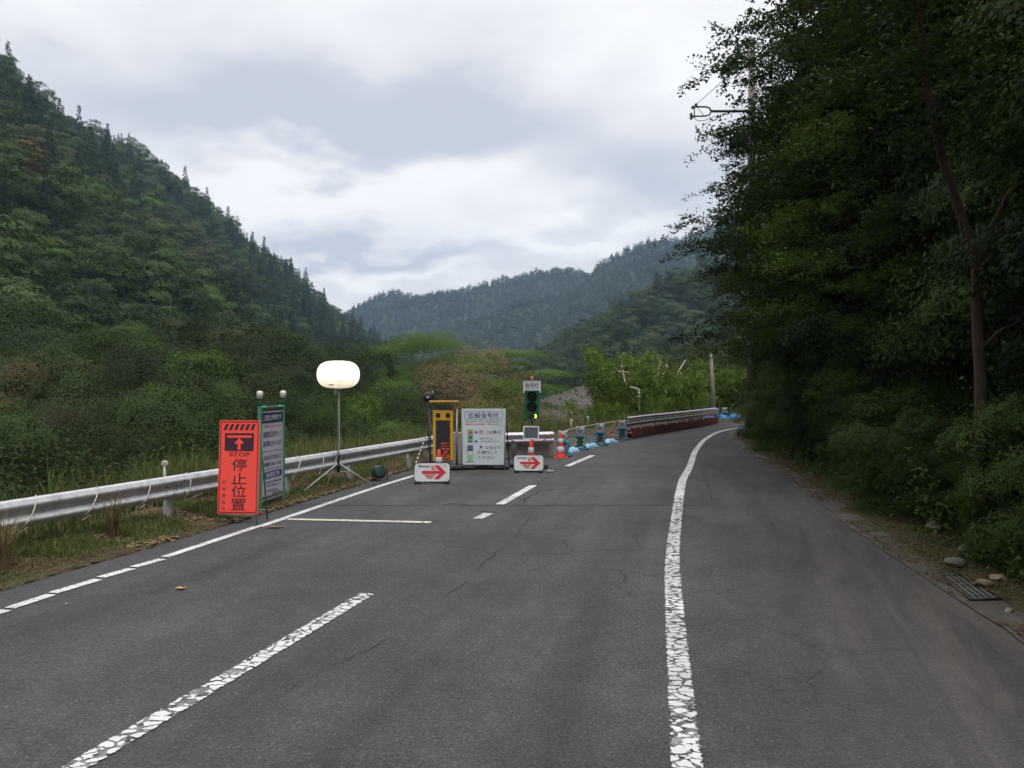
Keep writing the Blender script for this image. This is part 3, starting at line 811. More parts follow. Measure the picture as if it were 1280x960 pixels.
# ------------------------------------------------------------------ nearer trees, each with trunk and crown
def spray_tree(seed, h, r, zlo=0.18, limbs=26, subs=6, sprays=6, leaves=44, leaf=0.11, prof=None, lean=(0, 0), droop=0.25, r0=0.16, side=None, wood=None):
    """limbs > branches > leafy sprays; returns crown quads and the trunk mesh"""
    rg = np.random.default_rng(seed); rr = random.Random(seed); m = MB()
    tp = []; x = y = 0.0
    for i in range(9):
        t = i / 8; tp.append(Vector((x + lean[0] * t * t * h, y + lean[1] * t * t * h, h * 0.93 * t)))
        x += rr.uniform(-.03, .03) * h * .4; y += rr.uniform(-.03, .03) * h * .4
    m.tube(tp, [r0 * (1 - 0.85 * i / 8) + 0.01 for i in range(9)], 9)
    def tpos(t):
        f = t * 8; i = min(7, int(f)); return tp[i].lerp(tp[i + 1], f - i)
    S, D = [], []
    for k in range(limbs):
        t = zlo + (1 - zlo) * (k + rr.random()) / limbs
        a = k * 2.399 + rr.uniform(-.3, .3)
        if side is not None and rr.random() < 0.45: a = side + rr.uniform(-.9, .9)
        pr_ = math.sin(math.pi * min(1, (0.30 + 0.68 * (t - zlo) / (1 - zlo)))) ** 0.7 if prof is None else prof(t)
        L = r * max(0.18, pr_) * rr.uniform(0.7, 1.15)
        up = rr.uniform(0.1, 0.55) + 0.5 * max(0, t - 0.75) * 4
        p0 = tpos(min(0.99, t * 0.93)); dr = Vector((math.cos(a), math.sin(a), up)).normalized()
        pts = [p0 + dr * L * s + Vector((0, 0, -droop * L * s * s)) for s in (0, .25, .5, .75, 1.0)]
        br = r0 * 0.35 * (1 - t * 0.6)
        m.tube(pts, [br, br * .8, br * .6, br * .4, br * .15], 5, caps=False)
        for j in range(subs):
            s = 0.3 + 0.72 * (j + rr.random()) / subs; f = min(3.999, s * 4); i = int(f); q = pts[i].lerp(pts[i + 1], f - i)
            a2 = a + rr.choice((-1, 1)) * rr.uniform(.35, 1.2); L2 = L * 0.42 * rr.uniform(.6, 1.2)
            d2 = Vector((math.cos(a2), math.sin(a2), rr.uniform(-.1, .45))).normalized(); q2 = q + d2 * L2
            m.tube([q, q2], [br * .3, br * .08], 3, caps=False)
            for u in range(sprays):
                c = q.lerp(q2, (u + rr.random()) / sprays) + Vector((rr.gauss(0, .12), rr.gauss(0, .12), rr.gauss(0, .08)))
                a3 = a2 + rr.uniform(-1.2, 1.2); d3 = Vector((math.cos(a3), math.sin(a3), rr.uniform(-.35, .3))).normalized()
                S.append(c); D.append(d3)
    S = np.array(S); D = np.array(D); ns = len(S)
    tt = np.tile(np.linspace(0.02, 1, leaves), ns); idx = np.repeat(np.arange(ns), leaves)
    ln = rg.uniform(0.5, 1.05, ns)[idx]
    sd = np.cross(D, np.array([0, 0, 1.0])); sd = nrm(sd)
    sign = np.tile(np.array([1, -1] * (leaves // 2) + [1] * (leaves % 2)), ns)
    P = S[idx] + D[idx] * (tt * ln)[:, None] + sd[idx] * (sign * leaf * 0.5 * (1.4 - tt) * rg.uniform(.4, 2.2, len(tt)))[:, None]
    P[:, 2] -= 0.18 * (tt * ln) ** 2; P += rg.normal(size=P.shape) * 0.045
    LD = D[idx] * 0.5 + sd[idx] * sign[:, None]
    Q = leaf_quads(P, leaf, 1.0, 0.5, rg, D=LD)
    o = m.build('trunk', wood or M_BARK); tm = o.data; bpy.data.objects.remove(o)
    return Q, tm

def plant(name, crown, tm, loc, rz, s, label, cat='tree', group=None, sz=None):
    r = empty(name, loc, rz, label, cat, group); r.scale = (s, s, sz or s)
    if tm is not None: link('trunk', tm, r)
    link('crown', crown, r); return r

rb = np.random.default_rng(5)
# -- the dark trees on the bank on the right
ST = []
for i in range(5):
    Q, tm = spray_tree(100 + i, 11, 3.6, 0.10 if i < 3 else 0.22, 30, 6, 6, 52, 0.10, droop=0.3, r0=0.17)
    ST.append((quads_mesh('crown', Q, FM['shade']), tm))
Q, tm = spray_tree(120, 9, 2.6, 0.35, 20, 5, 5, 40, 0.085, droop=0.35, r0=0.035); LIGHT_A = (quads_mesh('crown', Q, FM['lit_leaf']), tm)
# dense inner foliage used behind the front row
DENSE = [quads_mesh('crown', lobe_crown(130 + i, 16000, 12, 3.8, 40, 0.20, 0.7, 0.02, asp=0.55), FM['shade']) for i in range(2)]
TRK = [trunk_mesh(12, 0.2, 140 + i) for i in range(2)]
def bank(x, y): return float(H(np.array([x]), np.array([y]))[0])
RIGHT = [ # X, Y, scale, template, rot
 (12.2, 30.5, 1.25, 0, 0.3), (11.0, 27.0, 1.15, 1, 1.9), (14.3, 33.0, 1.35, 2, 4.0), (10.5, 23.4, 1.15, 3, 2.6), (11.6, 26.0, 1.45, 4, 5.1),
 (9.4, 20.0, 0.95, 2, 0.8), (10.9, 20.6, 1.30, 0, 3.4), (9.1, 17.2, 0.90, 1, 5.5), (10.4, 16.6, 1.22, 4, 2.2), (9.0, 14.2, 0.95, 3, 1.1),
 (10.6, 13.4, 1.20, 2, 4.7), (9.1, 11.2, 1.0, 0, 0.2), (10.8, 9.8, 1.15, 1, 3.0), (17.5, 36, 1.4, 3, 1.0), (14.8, 30.2, 1.5, 1, 2.0)]
WHERE = ['tallest dark tree, reaching furthest out over the road beside the utility pole arm', 'dark roadside tree with drooping sprays just before the bend', 'big dark tree closing the end of the bank at the bend',
 'dark tree with bare lower stem halfway along the right bank', 'broad dark tree standing behind the row halfway along the bank', 'small dark tree low on the bank halfway to the bend',
 'tall dark tree behind the small one halfway to the bend', 'small dark tree leaning out over the asphalt shoulder', 'tall dark tree behind the shoulder in deep shade', 'dark tree low on the bank just past the brown leaning trunk',
 'dark tree high on the bank behind the brown leaning trunk', 'nearest low dark tree filling the right edge of the photo', 'nearest tall dark tree at the top right corner', 'dark tree beyond the bend at the far end of the bank',
 'tallest dark tree at the back of the row near the bend']
for (x, y, s, k, rz), lb in zip(RIGHT, WHERE):
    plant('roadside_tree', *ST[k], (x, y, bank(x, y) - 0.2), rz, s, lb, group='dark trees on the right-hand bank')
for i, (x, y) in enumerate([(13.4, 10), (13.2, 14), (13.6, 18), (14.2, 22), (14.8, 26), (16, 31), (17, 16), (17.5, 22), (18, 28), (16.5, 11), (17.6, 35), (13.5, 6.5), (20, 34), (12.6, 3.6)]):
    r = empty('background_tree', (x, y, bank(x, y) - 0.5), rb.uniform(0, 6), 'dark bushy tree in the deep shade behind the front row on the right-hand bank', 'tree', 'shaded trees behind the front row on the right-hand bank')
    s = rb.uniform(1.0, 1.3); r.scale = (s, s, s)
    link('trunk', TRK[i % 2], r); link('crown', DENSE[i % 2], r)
SHR = [quads_mesh('foliage', lobe_crown(160 + i, 30000, 3.2, 1.7, 21, 0.058, 0.7, 0.0, asp=0.55), FM['under' if i else 'shade']) for i in range(3)]
STEM = trunk_mesh(3.0, 0.05, 170, lr=1.0)
SP = []
for i, d in enumerate(np.arange(0, 34, 1.12)):
    y = 3.4 + d; xr = float(np.interp(y, RP[:, 1][:70], RP[:, 0][:70]))
    for row in range(3 if y < 26 else 4):
        off = 1.15 + row * 1.35 + rb.uniform(-.3, .3); yy_ = y + rb.uniform(-.5, .5)
        xx_ = float(np.interp(yy_, RP[:, 1][:70], RP[:, 0][:70])) + off
        s = (0.60, 1.15, 1.55, 1.7)[row] * rb.uniform(.75, 1.25)
        r = empty('shrub', (xx_, yy_, bank(xx_, yy_) - .15), rb.uniform(0, 6), 'dark leafy shrub in the shaded thicket at the foot of the right-hand bank', 'shrub', 'shrubs of the thicket on the right-hand bank')
        r.scale = (s, s, s * rb.uniform(.8, 1.15)); link('stem', STEM, r); link('foliage', SHR[int(rb.integers(3))], r)
# sprays in a paler leaf colour that paints them lit against the dark wall
for (px, py, Y, s, rz, lb) in [(1150, 290, 13.0, 0.6, 0.4, 'slender sapling with light green sprays beside the brown leaning trunk'), (990, 330, 21, 0.72, 2.0, 'light green young tree against the dark trees near the bend'),
                               (1090, 120, 15, 0.95, 4.4, 'tall light green young tree high on the dark bank'), (1010, 200, 19, 1.0, 1.2, 'yellow-green young tree leaning from the middle of the dark bank')]:
    p = at(px, py, Y); b = bank(p.x, p.y); hh = max(2.0, p.z - b + 1.5)
    plant('young_tree', LIGHT_A[0], LIGHT_A[1], (p.x, p.y, b - 0.1), rz, s * 0.9, lb, group='light green young trees on the right-hand bank', sz=hh / 9)

# the leaning brown trunk near the right edge
m = MB(); tp = [at(1228, 545, 9.1), at(1226, 470, 9.1), at(1222, 400, 9.1), at(1221, 335, 9.0), at(1200, 265, 8.9), at(1178, 200, 8.7), at(1160, 120, 8.5), at(1150, 30, 8.3), at(1135, -60, 8.1)]
tp = [p + Vector((0, 0, 0)) for p in tp]; tp[0].z = bank(tp[0].x, tp[0].y) - 0.2
base = tp[0].copy(); L0 = [p - base for p in tp]
m.tube(L0, [.075, .068, .062, .056, .05, .045, .04, .03, .02], 10)
fk = [at(1222, 345, 9.0), at(1237, 290, 8.8), at(1262, 240, 8.6), at(1300, 215, 8.4)]
m.tube([p - base for p in fk], [.05, .035, .026, .015], 7)
fk2 = [at(1225, 440, 9.1), at(1247, 415, 8.9), at(1290, 395, 8.7)]
m.tube([p - base for p in fk2], [.035, .02, .012], 6)
lt = empty('leaning_tree', base, 0, 'slim bare brown trunk forking and leaning left over the right-hand bank', 'tree')
m.build('trunk', bark('brown bark', (0.045, 0.032, 0.024), (0.11, 0.08, 0.06)), lt)
rg_ = np.random.default_rng(77); PP = []
for c, n, sp in ((L0[5], 500, .5), (L0[6], 900, .7), (L0[7], 1200, .8), (L0[8], 1400, .9), (fk[3] - base, 700, .5), (fk2[2] - base, 400, .35)):
    d = nrm(rg_.normal(size=(n, 3))) * rg_.uniform(0, 1, (n, 1)) ** .5 * sp * 1.25; d[:, 2] *= 0.35; d += np.array(c) + np.array([-0.1, -0.2, 0.25]); PP.append(d)
link('crown', quads_mesh('crown', leaf_quads(np.concatenate(PP), 0.085, 1.0, 0.5, rg_), FM['shade']), lt)

# -- trees of the river bank on the left and of the valley straight ahead
def lobe_tree_kind(seed, n, h, r, lobes, leaf, fl, z0, prof, mat, wood=M_BARK, r0=.16, up=.8):
    return quads_mesh('crown', lobe_crown(seed, n, h, r, lobes, leaf, fl, z0, prof, up), FM[mat]), trunk_mesh(h, r0, seed, mat=wood, lr=r * .6)
K = {
 'bush': [lobe_tree_kind(200 + i, 64000, 9, 4.3, 17, 0.085, 0.6, 0.03, 'round', ('bank', 'broad', 'bank')[i]) for i in range(3)],
 'flat': [lobe_tree_kind(210 + i, 40000, 9, 4.8, 15, 0.10, 0.26, 0.25, 'wide', 'olive', up=1.4) for i in range(2)],
 'fresh': [lobe_tree_kind(220 + i, 40000, 9, 3.8, 16, 0.10, 0.5, 0.08, 'round', 'bright') for i in range(2)],
 'freshflat': [lobe_tree_kind(230, 24000, 9, 4.8, 22, 0.12, 0.2, 0.45, 'wide', 'bright', up=1.4)],
 'rust': [lobe_tree_kind(240, 15000, 9, 3.6, 26, 0.12, 0.3, 0.2, 'wide', 'rust')],
 'dry': [lobe_tree_kind(245, 30000, 9, 3.6, 18, 0.09, 0.7, 0.05, 'round', 'brown')],
}
def valley(kind, v, px, Y, topy, name, label, w=1.0, group=None, base=None):
    X = (px - 640) / 1000 * Y; b = bank(X, Y) - 0.3 if base is None else base
    top = CAMZ + (480 - topy) / 1000 * Y; s = (top - b) / 8.9
    return plant(name, *K[kind][v], (X, Y, b), rb.uniform(0, 6.28), s * w, label, group=group, sz=s)
VG = 'trees along the river bank beyond the guardrail'
for kind, v, px, Y, ty, lb, w in [
 ('rust', 0, -8, 30, 462, 'orange-brown thin tree at the far left edge behind the guardrail', .9),
 ('bush', 0, 45, 52, 405, 'large dark tree at the left edge behind the orange-brown one', 1.15),
 ('flat', 0, 60, 38, 440, 'flat layered olive tree low on the left behind the guardrail', .9),
 ('bush', 1, 130, 46, 425, 'dark green tree with uneven top standing left of the orange sign', 1.1),
 ('bush', 2, 215, 41, 435, 'largest rounded dark tree directly left above the orange sign', 1.2),
 ('flat', 1, 175, 58, 398, 'layered olive tree rising behind the largest rounded tree', 1.2),
 ('bush', 0, 300, 46, 420, 'broad dark green tree rising above the orange sign', 1.2),
 ('bush', 1, 372, 50, 425, 'dark green tree between the notice board and the balloon lamp', 1.05),
 ('flat', 0, 300, 66, 408, 'layered tree behind the broad dark one above the orange sign', 1.1),
 ('bush', 2, 110, 30, 495, 'low dark bushy tree near the guardrail on the left', 1.2),
 ('bush', 0, 215, 29, 500, 'low dark bushy tree left of the orange sign near the rail', 1.15),
 ('bush', 1, 10, 27, 510, 'low dark bush at the left edge next to the rail', 1.1),
 ('bush', 2, 305, 32, 490, 'low dark tree directly behind the orange sign', 1.1),
 ('bush', 1, 380, 37, 492, 'low tree behind the green-framed notice board', 1.0),
 ('bush', 0, 445, 56, 445, 'mid green tree directly behind the balloon lamp', 1.0),
 ('fresh', 1, 258, 38, 462, 'mid green tree with lighter leaves in the middle of the dark river bank trees', .95),
 ('flat', 1, 20, 44, 452, 'layered olive tree at the far left between two dark crowns', 1.0),
 ('flat', 0, 120, 36, 478, 'low layered olive tree between dark bushes on the left', 1.0),
 ('flat', 1, 345, 42, 462, 'layered olive tree left of the balloon lamp', .9),
 ('fresh', 0, 165, 52, 418, 'light green crown showing above the dark riverside trees on the left', .8),
 ('bush', 0, 410, 48, 462, 'rounded tree behind the left half of the balloon lamp mast', 1.0),
 ('fresh', 0, 440, 40, 502, 'light green bush below the balloon lamp', .95),
 ('fresh', 1, 482, 47, 492, 'light green bush right of the balloon lamp mast', .95)]:
    valley(kind, v, px, Y, ty, 'riverbank_tree', lb, w * (.78 if Y > 33 else .62), VG)
VA = 'trees on the valley floor straight ahead'
for kind, v, px, Y, ty, lb, w in [
 ('fresh', 0, 515, 78, 424, 'fresh green tree with a rounded top left of the message board', 1.1),
 ('fresh', 1, 552, 74, 432, 'fresh green tree directly above the message board', 1.0),
 ('freshflat', 0, 622, 70, 436, 'flat-topped green tree with a visible limb above the white signboard', .9),
 ('bush', 1, 480, 95, 432, 'dark tree behind the fresh green ones on the valley floor', .9),
 ('dry', 0, 588, 58, 450, 'dry brown bushy tree behind the white signboard', 1.1),
 ('dry', 0, 560, 62, 468, 'dry brown tree behind the message board', 1.0),
 ('fresh', 1, 628, 52, 490, 'small green tree between white signboard and signal lamp', .6),
 ('bush', 2, 500, 44, 500, 'green bush left of the black lamp on a pole', .9),
 ('bush', 0, 535, 62, 468, 'dark bush behind the black lamp on a pole', .65),
 ('dry', 0, 655, 48, 512, 'low dry bush behind the signal lamp', .8),
 ('dry', 0, 600, 44, 512, 'low dry bush behind the white signboard', .8),
 ('bush', 1, 768, 88, 492, 'dark bush at the foot of the wooded spur', .7)]:
    valley(kind, v, px, Y, ty, 'valley_tree', lb, w, VA)

# dry reeds on the slope ahead (tall straw stems, uncountable)
def scatter(n, x0, x1, y0, y1, rg): return rg.uniform(x0, x1, n), rg.uniform(y0, y1, n)
rg_ = np.random.default_rng(31)
u = rg_.uniform(-.105, .10, 26000); yy = rg_.uniform(44, 100, 26000); xx = u * yy
keepm = fbm(xx * .12, yy * .12) > -0.04; xx, yy = xx[keepm], yy[keepm]
P = np.stack([xx, yy, H(xx, yy)], 1)
tag(link('dry_reeds', quads_mesh('dry_reeds', blades(P, 3.4, 0.07, 0.28, rg_), FM['brown'])), kind='stuff')

# bamboo thicket beyond the red barrier: culms are many but each clump is a plant
def bamboo_kind(seed, h=6.0, culms=26, rad=1.5):
    rg = np.random.default_rng(seed); m = MB(); PL, DL = [], []
    for i in range(culms):
        a = rg.uniform(0, 6.28); r = rad * math.sqrt(rg.uniform()); hh = h * rg.uniform(.65, 1.08); la_ = rg.uniform(.15, .5)
        b = Vector((r * math.cos(a), r * math.sin(a), 0)); o = Vector((math.cos(a), math.sin(a), 0))
        pts = [b + o * la_ * hh * .6 * s ** 2.2 + Vector((0, 0, hh * (s - .12 * s ** 4))) for s in (0, .25, .5, .75, 1)]
        m.tube(pts, [.028, .026, .02, .012, .004], 4, caps=False)
        n = 330; s = rg.uniform(.22, 1.0, n) ** .8; f = np.minimum(s * 4, 3.999); k = f.astype(int); A = np.array(pts)
        c = A[k] + (A[k + 1] - A[k]) * (f - k)[:, None]
        d = rg.normal(size=(n, 3)); d[:, 2] = -abs(d[:, 2]) * .5
        PL.append(c + nrm(d) * rg.uniform(.05, .55, n)[:, None]); DL.append(nrm(d))
    P = np.concatenate(PL); D = np.concatenate(DL)
    o = m.build('trunk', bark('culm', (0.06, 0.08, 0.025), (0.13, 0.15, 0.05))); tm = o.data; bpy.data.objects.remove(o)
    return quads_mesh('crown', leaf_quads(P, 0.30, .6, .26, rg, D=D), FM['bamboo']), tm
BB = [bamboo_kind(300 + i) for i in range(2)]
for i, (px, Y, ty, w, lb) in enumerate([(762, 44, 508, .8, 'low bright bamboo clump above the wooden barricade'), (785, 46, 478, 1., 'bright bamboo clump left of the dead white branches'), (806, 50, 452, 1.1, 'tallest bright bamboo clump between the two dead trees'),
        (832, 54, 470, 1.1, 'bright bamboo clump under the right-hand dead tree'), (852, 50, 474, 1., 'bamboo clump left of the concrete pole'), (872, 56, 472, 1.1, 'bamboo clump touching the concrete pole'),
        (898, 60, 478, 1.2, 'bamboo clump behind the concrete pole'), (745, 50, 515, .8, 'small bamboo clump at the left end of the thicket'), (915, 56, 485, 1.2, 'shaded bamboo clump beyond the bend'), (820, 44, 500, .9, 'low bamboo clump just behind the middle of the red barrier'),
        (868, 47, 498, .9, 'low bamboo clump behind the far end of the red barrier')]):
    X = (px - 640) / 1000 * Y; b = bank(X, Y) - .2; top = CAMZ + (480 - ty) / 1000 * Y; s = (top - b) / 4.9
    r = empty('bamboo', (X, Y, b), rb.uniform(0, 6), lb, 'bamboo', 'bamboo clumps beyond the red barrier'); r.scale = (s * w * .8, s * w * .8, s)
    link('culms', BB[i % 2][1], r); link('foliage', BB[i % 2][0], r)

# flat pine by the pole, dead trees with bleached branches
K['pine'] = [lobe_tree_kind(250, 7000, 9, 4.2, 20, 0.18, 0.16, 0.55, 'wide', 'olive', up=1.4)]
valley('pine', 0, 905, 74, 428, 'flat_pine', 'flat-topped pine rising behind the concrete pole', .8)
valley('flat', 1, 950, 80, 415, 'layered_tree', 'layered olive tree behind the bend, half hidden by the dark trees', .9)
valley('rust', 0, 885, 92, 440, 'reddish_tree', 'brownish tree on the slope left of the flat-topped pine', .8)
def dead(name, strokes, Y, label):
    m = MB(); b0 = at(*strokes[0][0], Y); X = b0.x; g0 = bank(X, Y); base = Vector((X, Y, g0 - .3))
    m.tube([Vector((0, 0, 0)), b0 - base], [.08, .06], 7)
    for i, st in enumerate(strokes):
        pts = [at(px, py, Y + .6 * math.sin(j * 1.7 + i)) - base for j, (px, py) in enumerate(st)]
        w0 = .055 if i == 0 else .04
        m.tube(pts, [w0 * (1 - .8 * j / (len(pts) - 1)) + .012 for j in range(len(pts))], 6)
    o = m.build(name, M_DEAD); o.location = base; tag(o, label, 'dead tree', 'dead trees with bleached branches')
dead('dead_tree', [[(799, 487), (792, 485), (785, 484), (781, 477), (779, 466), (778, 456), (777, 445)], [(779, 469), (772, 464), (767, 457)], [(773, 465), (783, 465), (788, 467)], [(779, 461), (781, 457)], [(778, 459), (776, 457)]], 46,
     'dead tree with bleached white branches left of the tallest bamboo')
dead('dead_tree', [[(832, 488), (833, 484), (840, 477), (846, 470)], [(831, 487), (829, 482), (827, 476), (829, 468), (833, 459), (835, 450), (834, 442)], [(824, 466), (820, 470), (823, 460), (825, 455), (822, 446), (819, 440)], [(820, 470), (817, 471)], [(846, 470), (850, 461), (857, 450)], [(835, 459), (832, 455)]], 48,
     'dead tree with several bleached branches left of the concrete pole')
for i, (a, b_) in enumerate([((900, 466), (896, 478)), ((914, 468), (907, 481)), ((923, 471), (916, 482)), ((899, 496), (893, 508))]):
    p, q_ = at(*b_, 62), at(*a, 62); mid = Vector((p.x, p.y, bank(p.x, p.y)))
    m = MB(); e_ = (p - q_).normalized(); m.tube([Vector((p.x + (p - q_).x * .5, p.y, mid.z)) - mid, p - mid, q_ - mid], [.16, .2, .17], 7)
    o = m.build('tree_stump', flat('charred trunk', (0.008, 0.007, 0.007), .9)); o.location = mid
    tag(o, 'black slanting cut trunk right of the concrete pole', 'tree trunk', 'black cut trunks beside the concrete pole')

# ------------------------------------------------------------------ ground cover
def along(xlo, ylo, n, s0, s1, y0, y1, side, rg, power=1.0):
    """random points beside the road between s0 and s1 metres from its edge"""
    P = LP if side < 0 else RP
    seg = P[1:] - P[:-1]; m = (P[:-1, 1] > y0) & (P[:-1, 1] < y1); idx = np.where(m)[0]
    L = np.linalg.norm(seg[idx], axis=1); w = L * (1 / np.maximum(4, P[idx, 1])) ** power; k = rg.choice(idx, n, p=w / w.sum())
    t = rg.uniform(0, 1, n)[:, None]; base = P[k] + seg[k] * t; d = nrm(seg[k]); nn = np.stack([-d[:, 1], d[:, 0]], 1) * (1 if side < 0 else -1)
    s = rg.uniform(s0, s1, n); return (base + nn * s[:, None]), s
rg_ = np.random.default_rng(41)
# undergrowth on the right bank: leafy mounds
xy, s = along(0, 0, 330000, 0.30, 6.5, 2, 45, 1, rg_, .5)
x, y = xy[:, 0], xy[:, 1]; hm = 0.30 + 2.1 * np.clip(vn(x * 1.1, y * 1.1) * 1.2 - .25, 0, 1) + 0.9 * vn(x * 3, y * 3)
edge = sstep(0.15, 1.2, s + 0.9 * (vn(x * 1.7, y * 1.7) - .5))
ok = edge > 0.02; x, y, s, hm, edge = x[ok], y[ok], s[ok], hm[ok], edge[ok]
z = H(x, y) + hm * edge * rg_.uniform(0.0, 1.0, len(x)) ** .6
tag(link('undergrowth', quads_mesh('undergrowth', leaf_quads(np.stack([x, y, z], 1), 0.088, .9, .5, rg_), FM['under'])), kind='stuff')
# grass blades hanging over the gutter on the right
xy, s = along(0, 0, 3500, 0.1, 2.0, 3, 42, 1, rg_, .5); x, y = xy[:, 0], xy[:, 1]
ok = vn(x * 1.3 + 5, y * 1.3) > .5; x, y = x[ok], y[ok]
tag(link('bank_grass', quads_mesh('bank_grass', blades(np.stack([x, y, H(x, y)], 1), .24, .008, 1.2, rg_), FM['under'])), kind='stuff')
# left verge: short grass and straw, taller weeds behind the rail
def verge(name, n, s0, s1, y0, y1, h, w, lean, mat, thr=None, sc=1.0, pw=1.0, off=0):
    xy, s = along(0, 0, n, s0, s1, y0, y1, -1, rg_, pw); x, y = xy[:, 0], xy[:, 1]
    if thr is not None:
        ok = vn(x * sc + off, y * sc + off * 2) > thr; x, y, s = x[ok], y[ok], s[ok]
    hh = h * (0.6 + .9 * vn(x * .9 + 3, y * .9)) * sstep(s0 - .05, s0 + .4, s)
    P = np.stack([x, y, H(x, y) - .01], 1); V = blades(P, h, w, lean, rg_)
    V[:, :, 2] = P[:, None, 2] + (V[:, :, 2] - P[:, None, 2]) * (hh / h)[:, None]
    tag(link(name, quads_mesh(name, V, FM[mat])), kind='stuff')
verge('short_grass', 60000, 0.10, 1.5, 4, 24, .12, .007, .8, 'grass', .36, 1.4)
verge('dry_grass', 60000, 0.02, 1.3, 4, 24, .07, .007, 1.6, 'straw', .30, 1.1, off=8)
verge('tall_grass', 42000, 0.95, 5.0, 4, 46, .62, .012, .5, 'grass', .3, .8)
verge('dry_tall_grass', 9000, 0.9, 4.0, 4, 40, .62, .010, .5, 'straw', .5, .9, off=20)
xy, s = along(0, 0, 170000, 1.4, 13, 4, 60, -1, rg_, .6); x, y = xy[:, 0], xy[:, 1]
hm = (.35 + 1.5 * np.clip(vn(x * .45, y * .45) * 1.3 - .3, 0, 1) + .3 * vn(x * 2, y * 2)) * sstep(1.3, 2.6, s)
z = H(x, y) + hm * rg_.uniform(0, 1, len(x)) ** .5
far_w = y + 2.5 * (vn(x * .5, y * .5) - .5) > 15
for nm_, sel, mt_ in (('weeds', far_w, 'weed'), ('bank_undergrowth', ~far_w, 'bank')):
    tag(link(nm_, quads_mesh(nm_, leaf_quads(np.stack([x, y, z], 1)[sel], 0.075, 1., .6, rg_), FM[mt_])), kind='stuff')
# low scrub over the valley floor
u = rg_.uniform(-.75, .42, 120000); yy = 28 * np.exp(rg_.uniform(0, 1, len(u)) * np.log(9.0)); xx = u * yy
d = signed_dist(xx, yy, LP); zz = H(xx, yy); ok = (d > 9) & (zz < FLOOR + 14); xx, yy, zz = xx[ok], yy[ok], zz[ok]
sc_ = np.exp(-(((xx - 18) / 16) ** 2 + ((yy - 172) / 60) ** 2)); ok = (sc_ < .3) | (rg_.random(len(xx)) < .10); xx, yy, zz = xx[ok], yy[ok], zz[ok]
hm = .5 + 2.6 * np.clip(vn(xx * .22, yy * .22) * 1.3 - .25, 0, 1)
Q = leaf_quads(np.stack([xx, yy, zz + hm * rg_.uniform(0, 1, len(xx)) ** .5], 1), 1.0, .9, .7, rg_)
c = Q.mean(1, keepdims=True); Q = c + (Q - c) * np.clip(yy / 130, .28, 1.2)[:, None, None]
tag(link('scrub', quads_mesh('scrub', Q, FM['broad'])), kind='stuff')
# fallen leaves and straw litter
def litter(name, n, side, s0, s1, y0, y1, size, mat, thr):
    xy, s = along(0, 0, n, s0, s1, y0, y1, side, rg_, .8); x, y = xy[:, 0], xy[:, 1]
    ok = vn(x * 1.6 + 40, y * 1.6) > thr; x, y = x[ok], y[ok]
    Q = leaf_quads(np.stack([x, y, np.maximum(H(x, y), 0.012) + .014], 1), size, 5, .45, rg_)
    tag(link(name, quads_mesh(name, Q, FM[mat])), kind='stuff')
litter('fallen_leaves', 16000, 1, -.30, 1.1, 3, 34, .042, 'straw', .34)
litter('fallen_leaves', 6000, 1, -.36, .8, 3, 34, .045, 'rust', .38)
litter('soil_crumbs', 26000, 1, -.10, .9, 3, 34, .022, 'under', .2)
litter('soil_crumbs', 26000, 1, -.30, .7, 3, 34, .022, 'brown', .32)
litter('straw_litter', 12000, -1, -.02, 1.6, 4, 24, .10, 'straw', .4)
litter('straw_litter', 3500, -1, .0, 1.6, 4, 24, .05, 'rust', .45)

# arching pampas-grass clumps
def pampas(seed, n, h, w, spread, mat):
    rg = np.random.default_rng(seed); a = rg.uniform(0, 6.28, n); L = h * rg.uniform(.6, 1.1, n); segs = 7; V = []
    T = np.linspace(0, 1, segs + 1)
    d = np.stack([np.cos(a), np.sin(a)], 1); le = rg.uniform(.3, 1.0, n) * spread
    X = d[:, None, :] * (le * L)[:, None, None] * (T ** 1.7)[None, :, None] + rg.normal(size=(n, 1, 2)) * .05
    Z = L[:, None] * (T[None] * 1.15 - .55 * le[:, None] * T[None] ** 3)
    s = np.stack([-np.sin(a), np.cos(a)], 1); W = w / 2 * (1 - T ** 2) + .001
    A = np.concatenate([X - s[:, None] * W[None, :, None], Z[..., None]], 2); B = np.concatenate([X + s[:, None] * W[None, :, None], Z[..., None]], 2)
    Q = np.stack([A[:, :-1], B[:, :-1], B[:, 1:], A[:, 1:]], 2).reshape(-1, 4, 3)
    return quads_mesh('pampas_grass', Q, FM[mat])
PA = [pampas(400, 46, 1.0, .016, .75, 'weed'), pampas(401, 60, 1.25, .018, .8, 'lit_leaf'), pampas(402, 80, 1.1, .014, .7, 'straw')]
